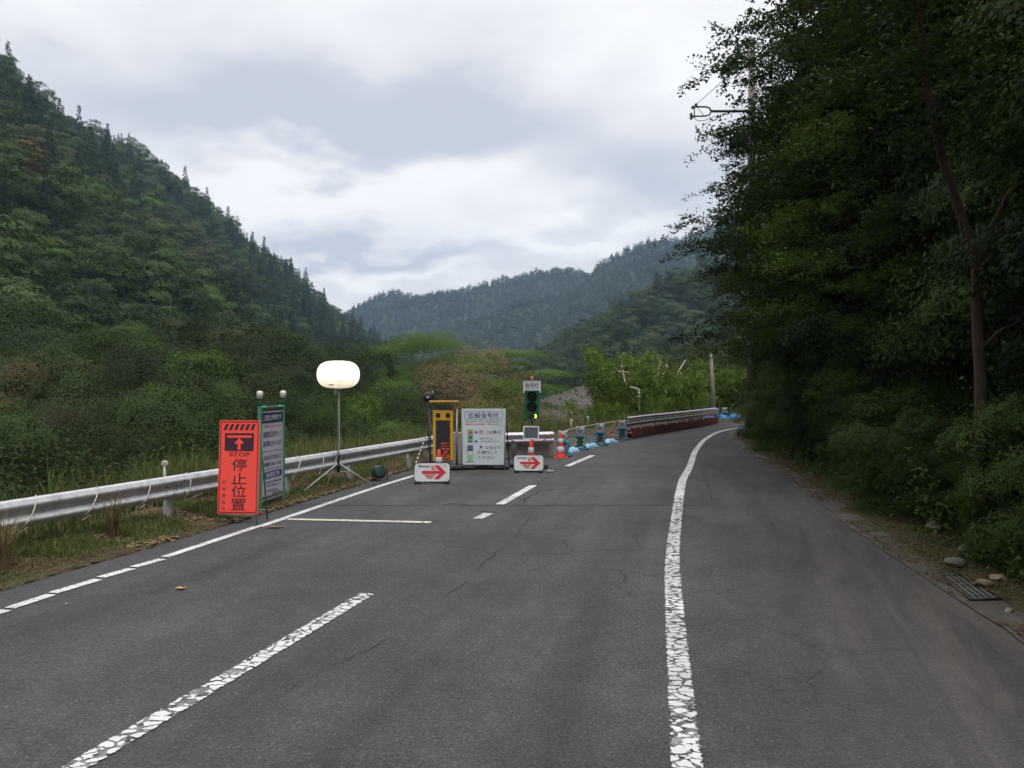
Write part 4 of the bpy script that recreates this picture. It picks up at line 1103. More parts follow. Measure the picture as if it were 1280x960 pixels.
for (k, x, y, dz, s, lb) in [(0, -5.9, 10.2, -.1, 1.0, 'pale arching grass clump poking over the guardrail on the left'), (2, -5.0, 10.0, 0, .55, 'yellow straw clump below the rail left of the first post'),
   (0, -5.6, 12.4, -.2, 1.1, 'long green grass clump behind the rail left of the orange sign'), (0, -5.35, 13.6, -.2, 1.15, 'tall green grass clump behind the rail nearest the orange sign'), (2, -5.35, 8.4, 0, .6, 'dry straw clump under the rail at the left edge'),
   (0, -5.9, 8.3, -.1, .75, 'green grass clump under the rail at the left edge'),
   (1, 5.5, 9.6, .35, .9, 'long bright blades arching out of the lower right bank'), (1, 6.3, 11.2, .9, 1.0, 'arching grass clump beside the foot of the brown leaning trunk'), (1, 5.2, 7.9, .15, .8, 'grass clump above the drain grate'),
   (1, 5.9, 13.0, .2, .8, 'grass clump hanging over the edge of the asphalt shoulder'), (1, 6.6, 9.2, 1.7, .9, 'highest grass clump at the right edge')]:
    o = PA[k]; o = link('pampas_grass', o) ; o.location = (x, y, bank(x, y) + dz); o.rotation_euler = (0, 0, rb.uniform(0, 6)); o.scale = (s, s, s)
    tag(o, lb, 'grass clump', 'long-bladed grass clumps')

# ------------------------------------------------------------------ lettering (built in place from Blender's own font)
_dg = None
def text_mb(m, s, cx, cz, w=None, h=None, y=-0.002, stroke=0.0, flip=False):
    """adds the outline of a word, fitted into a box w x h centred on (cx, cz) of the XZ plane"""
    c = bpy.data.curves.new('t', 'FONT'); c.body = s; c.size = 1; c.align_x = 'CENTER'; c.resolution_u = 3
    c.offset = stroke
    o = bpy.data.objects.new('t', c); COL.objects.link(o)
    dg = bpy.context.evaluated_depsgraph_get(); me = bpy.data.meshes.new_from_object(o.evaluated_get(dg))
    co = np.array([v.co[:] for v in me.vertices]); fs = [tuple(p.vertices) for p in me.polygons]
    bpy.data.objects.remove(o); bpy.data.curves.remove(c); bpy.data.meshes.remove(me)
    if len(co) == 0: return
    a = co[:, :2].min(0); b = co[:, :2].max(0); sz = b - a
    sx = w / sz[0] if w else None; sy = h / sz[1] if h else None
    if sx is None: sx = sy
    if sy is None: sy = sx
    q = (co[:, :2] - (a + b) / 2) * [sx, sy]
    m.add([(cx + p[0], y, cz + p[1]) for p in q], fs)
def bar(m, x0, z0, x1, z1, w, y=-0.002, th=0.0015):
    d = Vector((x1 - x0, z1 - z0)); L = d.length; d /= max(L, 1e-6); n = Vector((-d.y, d.x)) * w / 2
    m.prism([(x0 - n.x, z0 - n.y), (x1 - n.x, z1 - n.y), (x1 + n.x, z1 + n.y), (x0 + n.x, z0 + n.y)], y - th, y)
def frame_lines(m, x0, x1, z0, z1, w, y=-0.002):
    bar(m, x0, z0, x1, z0, w, y); bar(m, x0, z1, x1, z1, w, y - .0003); bar(m, x0, z0, x0, z1, w, y - .0006); bar(m, x1, z0, x1, z1, w, y - .0009)

# ------------------------------------------------------------------ object materials
M_WHITE = paint('white enamel', (0.60, 0.61, 0.62), .45, .42, 3)
M_WHITE2 = paint('white signboard', (0.56, 0.60, 0.64), .4, .28, 2.5)
M_GREYPAN = paint('lilac grey board', (0.46, 0.46, 0.52), .45, .2, 3)
M_RED = paint('red plastic', (0.60, 0.05, 0.028), .45, .3, 6)
M_ARROWRED = paint('red arrow', (0.50, 0.018, 0.035), .4, .1, 5)
M_ORANGE = NT('fluorescent orange-red film')
_t = M_ORANGE; _n = _t.noise(_t.obj(), 5, 4)
_g = _t.ramp(_t.noise(_t.mapv(_t.obj(), (1, 1, .35)), 6, 5, .7), [(.52, 0.), (.8, .38)])
M_ORANGE = _t.done(_t.pbr(_t.mix(_g, _t.mix(_t.math('MULTIPLY', _n, .3), (1.0, 0.085, 0.060), (0.96, 0.12, 0.09)), (0.45, 0.09, 0.06)), .45))
M_INK = flat('dark ink', (0.055, 0.015, 0.03), .5)
M_INKB = flat('navy ink', (0.03, 0.035, 0.14), .5)
M_INKK = flat('black ink', (0.05, 0.05, 0.06), .5)
M_INKR = flat('red ink', (0.5, 0.03, 0.04), .5)
M_NAVY = flat('navy band', (0.015, 0.02, 0.09), .5)
M_VIOLET = flat('violet band', (0.04, 0.03, 0.22), .5)
M_GREENP = paint('green painted tube', (0.07, 0.24, 0.15), .5, .25, 8)
M_PGREEN = paint('pale green tube', (0.22, 0.36, 0.27), .5, .2, 8)
M_SIGGREEN = paint('signal green', (0.004, 0.12, 0.06), .45, .15, 6)
M_YEL = paint('yellow enamel', (0.62, 0.34, 0.02), .45, .25, 6)
M_BLACK = paint('black rubber', (0.015, 0.015, 0.017), .6, .3, 8, dc=(.06, .055, .05))
M_DARK = paint('dark steel', (0.05, 0.052, 0.055), .5, .3, 8)
def galv(name, c=(0.50, 0.51, 0.52), met=.25, ro=.55):
    t = NT(name); v = t.obj(); n = t.noise(v, 7, 5, .65); s = t.noise(t.mapv(v, (1, 1, .2)), 9, 4, .7)
    cc = t.mix(t.ramp(s, [(.45, 0.), (.75, .55)]), c, (0.17, 0.16, 0.15))
    cc = t.mix(t.ramp(n, [(.58, 0.), (.75, .35)]), cc, (0.15, .09, .055))
    return t.done(t.pbr(cc, t.math('ADD', t.math('MULTIPLY', n, .3), ro - .1), met, t.bump(n, .1, .004)))
M_GALV = galv('galvanised steel'); M_POST = galv('galvanised post', (0.42, 0.43, 0.42), .2, .6)
M_PIPE = galv('steel pipe', (0.30, 0.31, 0.33), .6, .45)
M_CONC = bark('weathered concrete', (0.17, 0.16, 0.145), (0.30, 0.285, 0.26))
M_CONCP = bark('pinkish concrete', (0.26, 0.235, 0.23), (0.38, 0.35, 0.34))
M_CORD = flat('pale cord', (0.55, 0.52, 0.46), .8)
M_MAROON = flat('maroon rope', (0.16, 0.015, 0.04), .8)
M_SOLAR = paint('solar cells', (0.035, 0.035, 0.05), .25, .1, 20)
M_LENS = paint('dark lens', (0.02, 0.02, 0.022), .18, .1, 8)
M_TEAL = paint('teal plastic', (0.012, 0.17, 0.25), .45, .25, 8)
M_FACE = paint('grey plastic', (0.33, 0.36, 0.40), .5, .2, 10)
M_PEACH = flat('peach plastic', (0.55, 0.22, 0.16), .6)
M_LIME = paint('lime reflective tape', (0.55, 0.85, 0.03), .4, .1)
M_BLUEBAG = paint('blue sheet', (0.03, 0.16, 0.42), .6, .2, 6)
M_PALEBAG = paint('pale blue sheet', (0.25, 0.45, 0.62), .6, .2, 6)
M_WOOD = paint('construction timber', (0.34, 0.17, 0.07), .75, .3, 7)
M_RUST = bark('red-brown painted steel', (0.15, 0.048, 0.04), (0.25, 0.10, 0.085))
M_REFL = paint('cream reflector', (0.60, 0.50, 0.42), .4, .1, 8)

def sheet(name, m_, w, h, cz, parent, th=.02, cx=0, y=0, r=0.0, mat=None):
    m = MB()
    m.prism(rrect(w, h, max(r, .004), 4, cx, cz), y, y + th)
    return m.build(name, mat or m_, parent)

# -- orange "stop position" board
p0 = Vector((-3.90, 11.35, 0.02))
r = empty('stop_position_sign', p0, R(-3), 'bright orange-red upright board with a white-outlined stop arrow standing on the verge edge', 'sign')
r['label'] = 'bright orange-red board with dark lettering and stop arrow standing at the road edge'
fr = empty('x', (0, 0, 0)); bpy.data.objects.remove(fr)
tilt = Matrix.Rotation(R(-4), 3, 'X')
def tilted(o, a): o.rotation_euler = (R(a), 0, 0); return o
pw, ph, pz = .585, 1.33, .80
pan = tilted(sheet('panel', M_ORANGE, pw, ph, pz, r, .012, r=.01), -4)
m = MB()
frame_lines(m, -pw/2+.022, pw/2-.022, pz-ph/2+.022, pz+ph/2-.022, .010)
zt = pz + ph/2 - .10
for k in range(7):   # hazard stripes along the top
    x = -.235 + k * .078
    if k < 6: m.prism([(x, zt-.038), (x+.042, zt-.038), (x+.078, zt+.045), (x+.036, zt+.045)], -.004, -.0022)
bx0, bx1, bz0, bz1 = -.21, .21, zt - .335, zt - .085
m.prism([(bx0, bz0), (bx1, bz0), (bx1, bz1), (bx0, bz1)], -.004, -.002)
text_mb(m, 'STOP', 0.01, bz0 - .052, .30, .058, stroke=.01)
for ch, z, hh in (('停', bz0-.20, .17), ('止', bz0-.395, .155), ('位', bz0-.575, .165), ('置', bz0-.76, .165)):
    text_mb(m, ch, .01, z, .215, hh, stroke=.004)
tilted(m.build('lettering', M_INK, pan), 0)
m = MB(); m.prism(rrect(.36, .035, .012, 3, 0, bz1 - .048), -.0055, -.004)
m.prism([(-.022, bz0+.012), (.022, bz0+.012), (.022, bz0+.10), (.072, bz0+.10), (0, bz0+.185), (-.072, bz0+.10), (-.022, bz0+.10)], -.0055, -.004)
m.build('arrow_symbol', M_ORANGE, pan)
m = MB()
for i, ch in enumerate('四幸建設株'): text_mb(m, ch, -.205, pz - .22 - i * .093, .055, .05, stroke=.01)
m.build('small_lettering', flat('grey ink', (.17, .08, .08)), pan)
for sx in (-1, 1):
    m = MB(); m.tube([(sx*.277, .028, -.03), (sx*.277, .128, 1.44)], .0135, 6); m.build('leg', M_PGREEN, r)
    m = MB(); m.tube([(sx*.25, .52, -.03), (sx*.27, .15, 1.40)], .013, 6); m.build('leg', M_GREENP, r)
m = MB(); m.tube([(-.28, .04, .11), (.28, .04, .11)], .011, 6); m.tube([(-.25, .48, .12), (.25, .48, .12)], .011, 6); m.build('cross_bar', M_PGREEN, r)

# -- green framed notice board, turned towards the road
a0 = Vector((-3.99, 12.65, .03)); a1 = Vector((-3.87, 13.60, .03)); rz = math.atan2(a1.y - a0.y, a1.x - a0.x)
r = empty('notice_board', (a0 + a1) / 2, rz, 'grey text board in a green frame with two lamps, behind the orange board', 'sign'); W = (a1 - a0).length
pan = sheet('panel', M_GREYPAN, 1.0, 1.42, .86, r, .015)
pan.scale = (.83, 1, .97)
w2 = .50
def blk(name, x0, x1, z0, z1, mat, y=-.003, r_=.004):
    m = MB(); m.prism(rrect(x1 - x0, z1 - z0, r_, 3, (x0+x1)/2, (z0+z1)/2), y, y + .002); return m.build(name, mat, pan)
blk('title_band', -w2+.01, w2-.01, 1.38, 1.555, M_NAVY)
m = MB(); text_mb(m, '三密防止対策中です', 0, 1.468, .82, .10, -.004, .012); m.build('title_lettering', M_WHITE, pan)
m = MB(); text_mb(m, 'ご迷惑をおかけしております', 0, 1.325, .84, .05, stroke=.012); m.build('red_lettering', M_INKR, pan)
for s_, z_, w_, h_ in (('道路復旧工事を行って', 1.19, .84, .105), ('通行規制にかかっています', 1.035, .84, .10), ('令和3年 6月30日まで', .80, .80, .085), ('時間帯  8:00～17:00', .685, .80, .08)):
    m = MB(); text_mb(m, s_, 0, z_, w_, h_, stroke=.014); m.build('lettering', M_INKB, pan)
m = MB()
for z in (.905, .605):
    for k in range(8): bar(m, -.42 + k*.11, z, -.35 + k*.11, z, .012)
m.build('divider_lines', M_INKB, pan); m = MB()
text_mb(m, '発注者 高知県土木事務所工務課', 0, .385, .82, .045, stroke=.01); text_mb(m, '工務課   電話0880-22-1111', .05, .325, .66, .035, stroke=.01)
text_mb(m, '施工者 株式会社建設工業', -.08, .24, .60, .04, stroke=.01); text_mb(m, '現場事務所 電話', .18, .19, .40, .033, stroke=.01)
m.build('contact_lettering', M_INKB, pan)
blk('violet_band', -.44, .44, .455, .565, M_VIOLET, r_=.02)
m = MB(); text_mb(m, '道路復旧工事', 0, .51, .62, .075, -.004, .014); m.build('band_lettering', M_WHITE, pan)
m = MB()
for k in range(9): m.prism([(-.46 + k*.103, .152), (-.41 + k*.103, .152), (-.385 + k*.103, .178), (-.435 + k*.103, .178)], -.004, -.002)
m.build('edge_stripes', M_INKK, pan)
for sx in (-1, 1):
    m = MB(); m.box((sx*(W/2-.035), .01, .80), (.07, .045, 1.62), bev=.006); po = m.build('post', M_GREENP, r)
    m = MB(); m.tube([(sx*(W/2-.03), .01, 1.6), (sx*(W/2-.03), .01, 1.74)], .022, 8); m.build('lamp_neck', M_SIGGREEN, po)
    m = MB(); m.lathe([(.028, 0), (.048, .01), (.052, .08), (.045, .115), (.02, .125)], (sx*(W/2-.03), .01, 1.735), 16); m.build('lamp', paint('frosted lamp', (.62, .60, .56), .25, .1), po)
    m = MB(); m.box((sx*(W/2-.14), .0, 1.60), (.15, .05, .03), bev=.005); m.build('bracket', paint('teal bracket', (.05, .42, .34), .5, .1), r)
    m = MB(); m.tube([(sx*(W/2-.03), .03, 1.1), (sx*(W/2-.03), .5, .0)], .015, 6); m.build('brace', M_GREENP, r)
m = MB(); m.box((.63, .14, .42), (.10, .07, .12), bev=.01); m.box((.63, .10, .42), (.05, .02, .09)); m.build('battery_box', M_FACE, r)
m = MB(); m.box((0, .03, 1.60), (W-.14, .02, .03)); m.box((0, .01, .10), (W-.14, .03, .03)); m.build('cross_bar', M_PIPE, r)

# -- balloon work light on a tripod
bl = Vector((-3.30, 15.2, .04))
r = empty('balloon_light', bl, 0, 'glowing white balloon lamp on a slim mast with tripod legs, in front of the guardrail', 'work light')
m = MB(); prof = []
for k in range(21):
    a = -math.pi/2 + math.pi * k / 20
    prof.append((.40 * max(.02, abs(math.cos(a))) ** .62, .262 * math.copysign(abs(math.sin(a)) ** .85, math.sin(a))))
m.lathe(prof, (0, 0, 2.14), 40)
t = NT('lit balloon fabric'); v = t.obj(); sx_ = t.n('ShaderNodeSeparateXYZ'); t.l(v, sx_.inputs[0])
up = t.ramp(t.math('SUBTRACT', sx_.outputs[2], 1.88), [(0.0, .0), (.20, .75), (.45, 1.)])
col = t.mix(up, (1.0, .86, .60), (1.0, 0.97, 0.86))
em = t.n('ShaderNodeEmission'); t.l(col, em.inputs[0]); t.l(t.math('ADD', t.math('MULTIPLY', up, .70), .50), em.inputs[1])
bal = m.build('balloon', t.done(em.outputs[0]), r)
m = MB()
for z, rr_ in ((2.14 - .135, .374), (2.14+.10, .392)):
    pts = [((rr_ + .001) * math.cos(2*math.pi*k/40), (rr_ + .001) * math.sin(2*math.pi*k/40), z) for k in range(41)]; m.tube(pts, .0022, 4, caps=False)
for k in range(8):
    a = 2*math.pi*(k+.35)/8; m.tube([(q[0]*1.004*math.cos(a), q[0]*1.004*math.sin(a), 2.14 + q[1]*1.004) for q in prof[1:-1]], .002, 4, caps=False)
m.build('seams', flat('seam thread', (.45, .40, .30)), bal)
m = MB(); m.box((-.06, -.33, 1.945), (.09, .01, .018)); m.build('maker_label', M_INKK, bal)
m = MB(); m.lathe([(.05, 0), (.06, .01), (.06, .04), (.03, .05)], (0, 0, 1.85), 16); m.box((-.05, -.01, 1.80), (.05, .05, .10), bev=.008); m.build('lamp_socket', M_FACE, r)
m = MB(); m.tube([(0, 0, .30), (0, 0, 1.2), (.006, 0, 1.87)], [.017, .016, .012], 8); m.build('mast', M_PIPE, r)
m = MB(); m.tube([(0, 0, .28), (0, 0, .66)], .027, 10); m.tube([(0, 0, .58), (0, 0, .62)], .04, 10); m.tube([(0, 0, .38), (0, 0, .43)], .045, 10); m.build('collar', M_BLACK, r)
for (fx, fy, fz) in ((-.47, -.75, .02), (.60, .45, -.03), (.02, .85, .02)):
    m = MB(); m.tube([(0, 0, .46), (fx, fy, fz)], .011, 6); lg = m.build('leg', M_PIPE if fy > .8 else M_GALV, r)
    m = MB(); m.tube([(fx, fy, fz + .03), (fx*1.03, fy*1.03, fz - .01)], .018, 8); m.build('foot', M_BLACK, lg)
    m = MB(); m.tube([(0, 0, .30), (fx*.45, fy*.45, .26)], .007, 5); m.build('strut', M_PIPE, lg)
m = MB(); m.tube([(.02, -.02, 1.82), (.03, -.03, 1.2), (.022, -.03, .7), (-.08, -.1, .35), (-.16, -.2, .1), (-.24, -.1, .03), (-.4, 0, .04)], .006, 5); m.build('power_cord', M_CORD, r)

# -- dark drum-shaped thing in the grass
p = Vector((-2.76, 16.55, .03))
r = empty('cable_reel', p, R(25), 'small dark round reel lying in the grass right of the balloon lamp', 'cable reel')
m = MB()
for y in (-.07, .07): m.lathe([(.04, -.008), (.135, -.008), (.135, .008), (.04, .008)], (0, y, .15), 20, 'Y')
m.build('drum', paint('dark green plastic', (.03, .07, .06), .4, .2), r)
m = MB(); m.lathe([(.09, -.05), (.10, 0), (.09, .05)], (0, 0, .15), 16, 'Y'); m.build('cable', M_BLACK, r)
m = MB(); m.tube([(-.10, -.1, 0), (-.13, -.1, .30), (.13, -.1, .30), (.16, -.1, 0)], .011, 6); m.tube([(.16, -.1, 0), (.16, .1, 0), (.13, .1, .30), (-.13, .1, .30), (-.10, .1, 0)], .011, 6); m.build('stand', M_DARK, r)

# ------------------------------------------------------------------ guardrail
def rail_mb(pts, ztop=.70, h=.33, dep=.075, face=1, segs=None):
    """W-beam along a plan polyline; the face bulges towards the road"""
    prof = [(0, 0), (.55, -.05), (1, -.20), (1, -.26), (.15, -.42), (.15, -.58), (1, -.74), (1, -.80), (.55, -.95), (0, -1)]
    P = [Vector((x, y)) for x, y in pts]; m = MB(); vs = []
    for i, p in enumerate(P):
        t = (P[min(i+1, len(P)-1)] - P[max(i-1, 0)]).normalized(); n = Vector((t.y, -t.x)) * face
        for a, z in prof: q = p + n * dep * a; vs.append((q.x, q.y, ztop + z * h))
        for a, z in prof[::-1]: q = p + n * (dep * a - .006); vs.append((q.x, q.y, ztop + z * h))
    k = len(prof) * 2
    fs = [(i*k+j, i*k+(j+1) % k, (i+1)*k+(j+1) % k, (i+1)*k+j) for i in range(len(P)-1) for j in range(k)]
    fs += [tuple(range(k))[::-1], tuple(range((len(P)-1)*k, len(P)*k))]
    m.add(vs, fs); return m
def lerp_path(P, step):
    out = []; P = [Vector(p) for p in P]
    for a, b in zip(P[:-1], P[1:]):
        n = max(1, int((b - a).length / step))
        out += [tuple(a.lerp(b, k / n)) for k in range(n)]
    return out + [tuple(P[-1])]
GR = [(-8.9, -2.5), (-7.25, 3.6), (-6.2, 7.2), (-5.2, 10.2), (-4.82, 11.35), (-3.93, 14.05), (-3.05, 16.7), (-2.22, 19.2), (-1.98, 20.2)]
r = empty('guardrail', (0, 0, 0), 0, 'long grey steel W-beam guardrail on round posts along the left verge', 'guardrail')
rail_mb(lerp_path(GR, .5)).build('beam', M_GALV, r)
m = MB()   # lap joints: short doubled lengths and their bolts
for i in (4, 6):
    a = Vector(GR[i]); d = (Vector(GR[i+1]) - a).normalized(); n = Vector((d.y, -d.x))
    for k in range(4):
        q = a + d * (k - 1.5) * .10 + n * (.082 if k % 2 else .03)
        for z in ((.62, .45) if k % 2 else (.555, .49)): m.lathe([(.012, -.006), (.012, .006)], (q.x, q.y, z), 8, 'Y')
m.build('bolts', M_DARK, r)
def gpost(x, y, cap=False):
    m = MB(); m.tube([(x, y, -.3), (x, y, .56 if not cap else .60)], .057, 12); po = m.build('post', M_POST, r)
    return po
for (x, y) in ((-6.75, 5.8), (-4.90, 11.38), (-3.98, 14.15), (-3.30, 16.25), (-2.42, 18.8)): gpost(x, y)
# round white delineator on top of the first post
dl = empty('delineator', (-4.95, 11.4, 0), 0, 'small round pale delineator disc standing above the guardrail post', 'delineator')
m = MB(); m.tube([(0, 0, .5), (0, 0, .83)], .02, 8); m.build('stem', M_POST, dl)
m = MB(); m.lathe([(.03, -.02), (.052, -.012), (.052, .012), (.03, .02)], (0, 0, .86), 20, 'Y'); m.build('disc', paint('weathered reflector', (.36, .34, .27), .5, .3), dl)
# pale cord wound round the rail
m = MB(); pts = []
def on_rail(px, z, off):
    for a, b in zip(GR[:-1], GR[1:]):
        a, b = Vector(a), Vector(b); d = b - a; k = (px - 640) / 1000
        s = (k * a.y - a.x) / (d.x - k * d.y)
        if -0.001 <= s <= 1.001:
            n = Vector((d.y, -d.x)).normalized(); q = a + d * s + n * off; return Vector((q.x, q.y, z))
loops = [(45, 22), (122, 100), (186, 172), (234, 228), (374, 362), (401, 396), (419, 417)]
prev = None
for top, bot in loops:
    a = on_rail(top, .715, .0); b = on_rail((top*.6 + bot*.4), .60, .10); c = on_rail((top*.3 + bot*.7), .45, .095); d = on_rail(bot, .345, .02); e_ = on_rail(bot + 6, .30, -.05)
    if None in (a, b, c, d, e_): continue
    if prev is not None: pts += [prev.lerp(a, .5) + Vector((-.08, 0, -.02))]
    pts += [a, b, c, d, e_]; prev = e_
m.tube(pts, .007, 5); o = m.build('rail_cord', M_CORD); tag(o, 'thin pale cord wound in loose loops around the guardrail', 'cord')

# second stretch of rail, turned across the closed lane, on concrete blocks
GR2 = [(-1.95, 20.45), (-.9, 21.0), (.2, 21.5), (1.12, 21.85)]
r2 = empty('guardrail', (0, 0, 0), 0, 'short steel guardrail stretch mounted on concrete blocks behind the signal lamp', 'guardrail')
rail_mb(lerp_path(GR2, .3), .70, .30, .08).build('beam', galv('pale galvanised steel', (.62, .60, .64), .5, .5), r2)
for x, y in ((-1.2, 21.0), (-.1, 21.5), (.8, 21.9)): 
    m = MB(); m.tube([(x, y, .3), (x, y, .6)], .045, 8); m.build('post', M_POST, r2)
blocks = [(-1.72, 20.75, 1.0, 'leftmost concrete block, mostly behind the message board'), (-.62, 21.3, 1.25, 'concrete block behind the white signboard'), (.62, 21.87, 1.15, 'concrete block behind the signal lamp, right end of the row')]
for x, y, L, lb in blocks:
    m = MB(); h = .43; m.box((0, .12, h/2), (L, .42, h), bev=.025)
    o = m.build('concrete_block', M_CONC); o.location = (x, y, 0); o.rotation_euler = (0, 0, math.atan2(1.4, 3.07)); tag(o, lb, 'concrete block', 'concrete blocks under the short guardrail')
m = MB(); m.box((0, 0, .42), (.34, .14, .78), bev=.02); o = m.build('concrete_post', M_CONCP); o.location = (-1.30, 19.7, 0); tag(o, 'pinkish grey concrete slab standing between message board and white signboard', 'concrete slab')
m = MB(); m.box((0, 0, .16), (.24, .2, .42), bev=.02); o = m.build('concrete_block', M_CONC); o.location = (-1.87, 18.95, 0); tag(o, 'small pale concrete block standing left of the yellow message board', 'concrete block')
m = MB(); a, b = Vector((-.15, 21.1, .62)), Vector((1.10, 21.70, .66)); m.tube([a.lerp(b, k/12) + Vector((0, -.06, -.26*(1-(2*k/12-1)**2))) for k in range(13)], .011, 6)
tag(m.build('rope', M_MAROON), 'dark red rope sagging in front of the short guardrail', 'rope')

# ------------------------------------------------------------------ LED message board
def disc(m, x, z, rad, y0, y1, sides=20): m.prism([(x + rad*math.cos(2*math.pi*k/sides), z + rad*math.sin(2*math.pi*k/sides)) for k in range(sides)], y0, y1)
r = empty('message_board', (-1.60, 18.55, 0), R(4), 'yellow framed upright LED board showing orange-red strokes, with a small solar roof', 'message board')
m = MB(); m.box((0, .06, .80), (.47, .12, 1.16), bev=.012); hs = m.build('housing', M_YEL, r)
m = MB(); m.box((0, -.006, .71), (.33, .012, .90)); sc_o = m.build('screen', paint('dark screen', (.03, .03, .034), .3, .1, 20), hs)
m = MB()
for sx in (-1, 1): disc(m, sx*.115, 1.275, .055, -.012, 0)
m.build('warning_lamp', M_LENS, hs)
m = MB()
S_ = [((-.03, .63), (.13, .63)), ((-.02, .63), (-.02, .50)), ((-.02, .50), (.14, .50)), ((.04, .61), (.04, .56)), ((.04, .56), (.13, .56)),
      ((.0, .47), (.13, .36)), ((.12, .47), (.0, .36)), ((-.01, .335), (.13, .335)), ((-.01, .335), (-.01, .30)), ((.04, .30), (.14, .30)), ((.12, .335), (.12, .27)), ((-.01, .275), (.05, .275))]
for (x0, z0), (x1, z1) in S_:
    L = math.hypot(x1-x0, z1-z0); n = max(2, int(L/.016))
    for k in range(n + 1): disc(m, x0 + (x1-x0)*k/n, z0 + (z1-z0)*k/n, .0048, -.016, -.012, 6)
m.build('lit_strokes', glow('red diodes', (1., .12, .04), 1.1, (.5, .05, .02)), sc_o)
m = MB(); m.box((0, 0, 0), (.68, .42, .03), Matrix.Rotation(R(-7), 3, 'X'), .004); so = m.build('solar_panel', M_YEL, r); so.location = (.02, .12, 1.575)
m = MB(); m.box((0, 0, .017), (.66, .40, .008)); c_ = m.build('solar_cells', paint('pale cells', (.30, .31, .32), .3, .2, 9), so); c_.rotation_euler = (R(-7), 0, 0)
m = MB(); m.tube([(-.12, .1, 1.36), (-.17, .1, 1.56)], .012, 6); m.tube([(.12, .12, 1.36), (.12, .12, 1.56)], .012, 6); m.build('bracket', M_PIPE, r)
m = MB(); m.tube([(-.30, .10, 0), (-.30, .10, 1.42)], .022, 8); m.build('post', M_DARK, r)
m = MB(); m.tube([(.32, .08, .02), (.32, .08, 1.42)], .026, 8); m.tube([(-.30, .10, 1.38), (.32, .08, 1.38)], .015, 6); m.build('post', M_PIPE, r)
m = MB(); m.box((.1, .12, .06), (.82, .5, .08), bev=.02); m.tube([(.32, -.15, .10), (.32, .35, .10)], .022, 8); m.tube([(-.30, -.15, .10), (-.30, .35, .10)], .022, 8); m.build('base', M_BLACK, r)
for x in (.32, -.30):
    m = MB(); m.lathe([(.03, -.02), (.06, -.02), (.06, .02), (.03, .02)], (x, -.17, .06), 12, 'X'); m.build('wheel', M_BLACK, r)

# black lamp on a slim pole with a striped guy
r = empty('pole_lamp', (-1.99, 19.0, 0), 0, 'black round lamp on a slim dark pole left of the yellow message board', 'lamp')
m = MB(); m.tube([(0, 0, 0), (0, 0, 1.62)], .014, 6); m.build('pole', M_DARK, r)
m = MB(); m.lathe([(.03, -.10), (.10, -.09), (.13, 0), (.13, .03), (.02, .04)], (0, -.02, 1.69), 18, 'Y'); hd = m.build('lamp_head', M_BLACK, r)
hd.data.flip_normals()
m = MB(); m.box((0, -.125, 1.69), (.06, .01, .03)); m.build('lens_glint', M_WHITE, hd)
m = MB(); m.tube([(.08, 0, 1.72), (.12, .0, 1.80), (.10, 0, 1.84)], .012, 6); m.tube([(0, 0, 1.5), (.0, .02, 1.60)], .03, 8); m.build('bracket', M_FACE, r)
r = MB(); A_, B_ = Vector((-2.05, 18.9, .73)), Vector((-1.99, 16.3, .30)); n = 16
ro = empty('striped_rope', (0, 0, 0), 0, 'thin black and white striped rope running down from the guardrail to the arrow board', 'rope')
mw, mk = MB(), MB()
for k in range(n): (mw if k % 2 else mk).tube([A_.lerp(B_, k/n), A_.lerp(B_, (k+1)/n)], .012, 6)
mw.build('white_bands', M_WHITE, ro); mk.build('black_bands', M_BLACK, ro)

# ------------------------------------------------------------------ white information board
r = empty('information_sign', (-.665, 18.55, 0), R(-2), 'large white sign headed 仮設信号機 with a signal diagram, between message board and signal lamp', 'sign')
r['label'] = 'large white signboard with Japanese text and a signal diagram, between message board and signal lamp'
pan = sheet('panel', M_WHITE2, 1.03, 1.30, .78, r, .02, r=.01); pan.rotation_euler = (R(-3), 0, 0)
Z0 = .78 + .65
def zp(v): return Z0 - v * 1.30 / 70   # v: rows down from the top edge
m = MB()
frame_lines(m, -.44, .44, zp(13.2), zp(4.0), .008); text_mb(m, '仮設信号機', 0, zp(8.7), .72, .125, stroke=.012); m.build('title', M_INKB, pan)
m = MB(); text_mb(m, '信号は押ボタン式です 信号が変わるまで', .0, zp(16.2), .86, .042, stroke=.01); text_mb(m, 'お待ちください', .24, zp(19.6), .30, .04, stroke=.01)
text_mb(m, 'は停止', .26, zp(29.5), .34, .085, stroke=.006)
text_mb(m, '表示が変わる', .06, zp(37.5), .30, .035, stroke=.01); text_mb(m, 'までお待ちください', .17, zp(41.0), .46, .04, stroke=.008)
text_mb(m, 'になった', .22, zp(48.5), .36, .075, stroke=.006); text_mb(m, 'ら進行して', .10, zp(54.5), .46, .078, stroke=.006); text_mb(m, 'ください', .07, zp(61.0), .38, .075, stroke=.006)
m.build('lettering', M_INKK, pan)
m = MB(); text_mb(m, '赤信号では必ず停車', -.20, zp(19.6), .46, .045, stroke=.014); text_mb(m, '赤', -.055, zp(29.5), .11, .095, stroke=.014); m.build('red_lettering', M_INKR, pan)
m = MB(); text_mb(m, '青', -.055, zp(48.2), .075, .07, stroke=.015)
for z in (29.5, 41.0): m.prism([(-.205, zp(z)-.018), (-.165, zp(z)-.018), (-.165, zp(z)-.034), (-.13, zp(z)), (-.165, zp(z)+.034), (-.165, zp(z)+.018), (-.205, zp(z)+.018)], -.0035, -.002)
m.build('blue_marks', flat('blue ink', (.04, .09, .38)), pan)
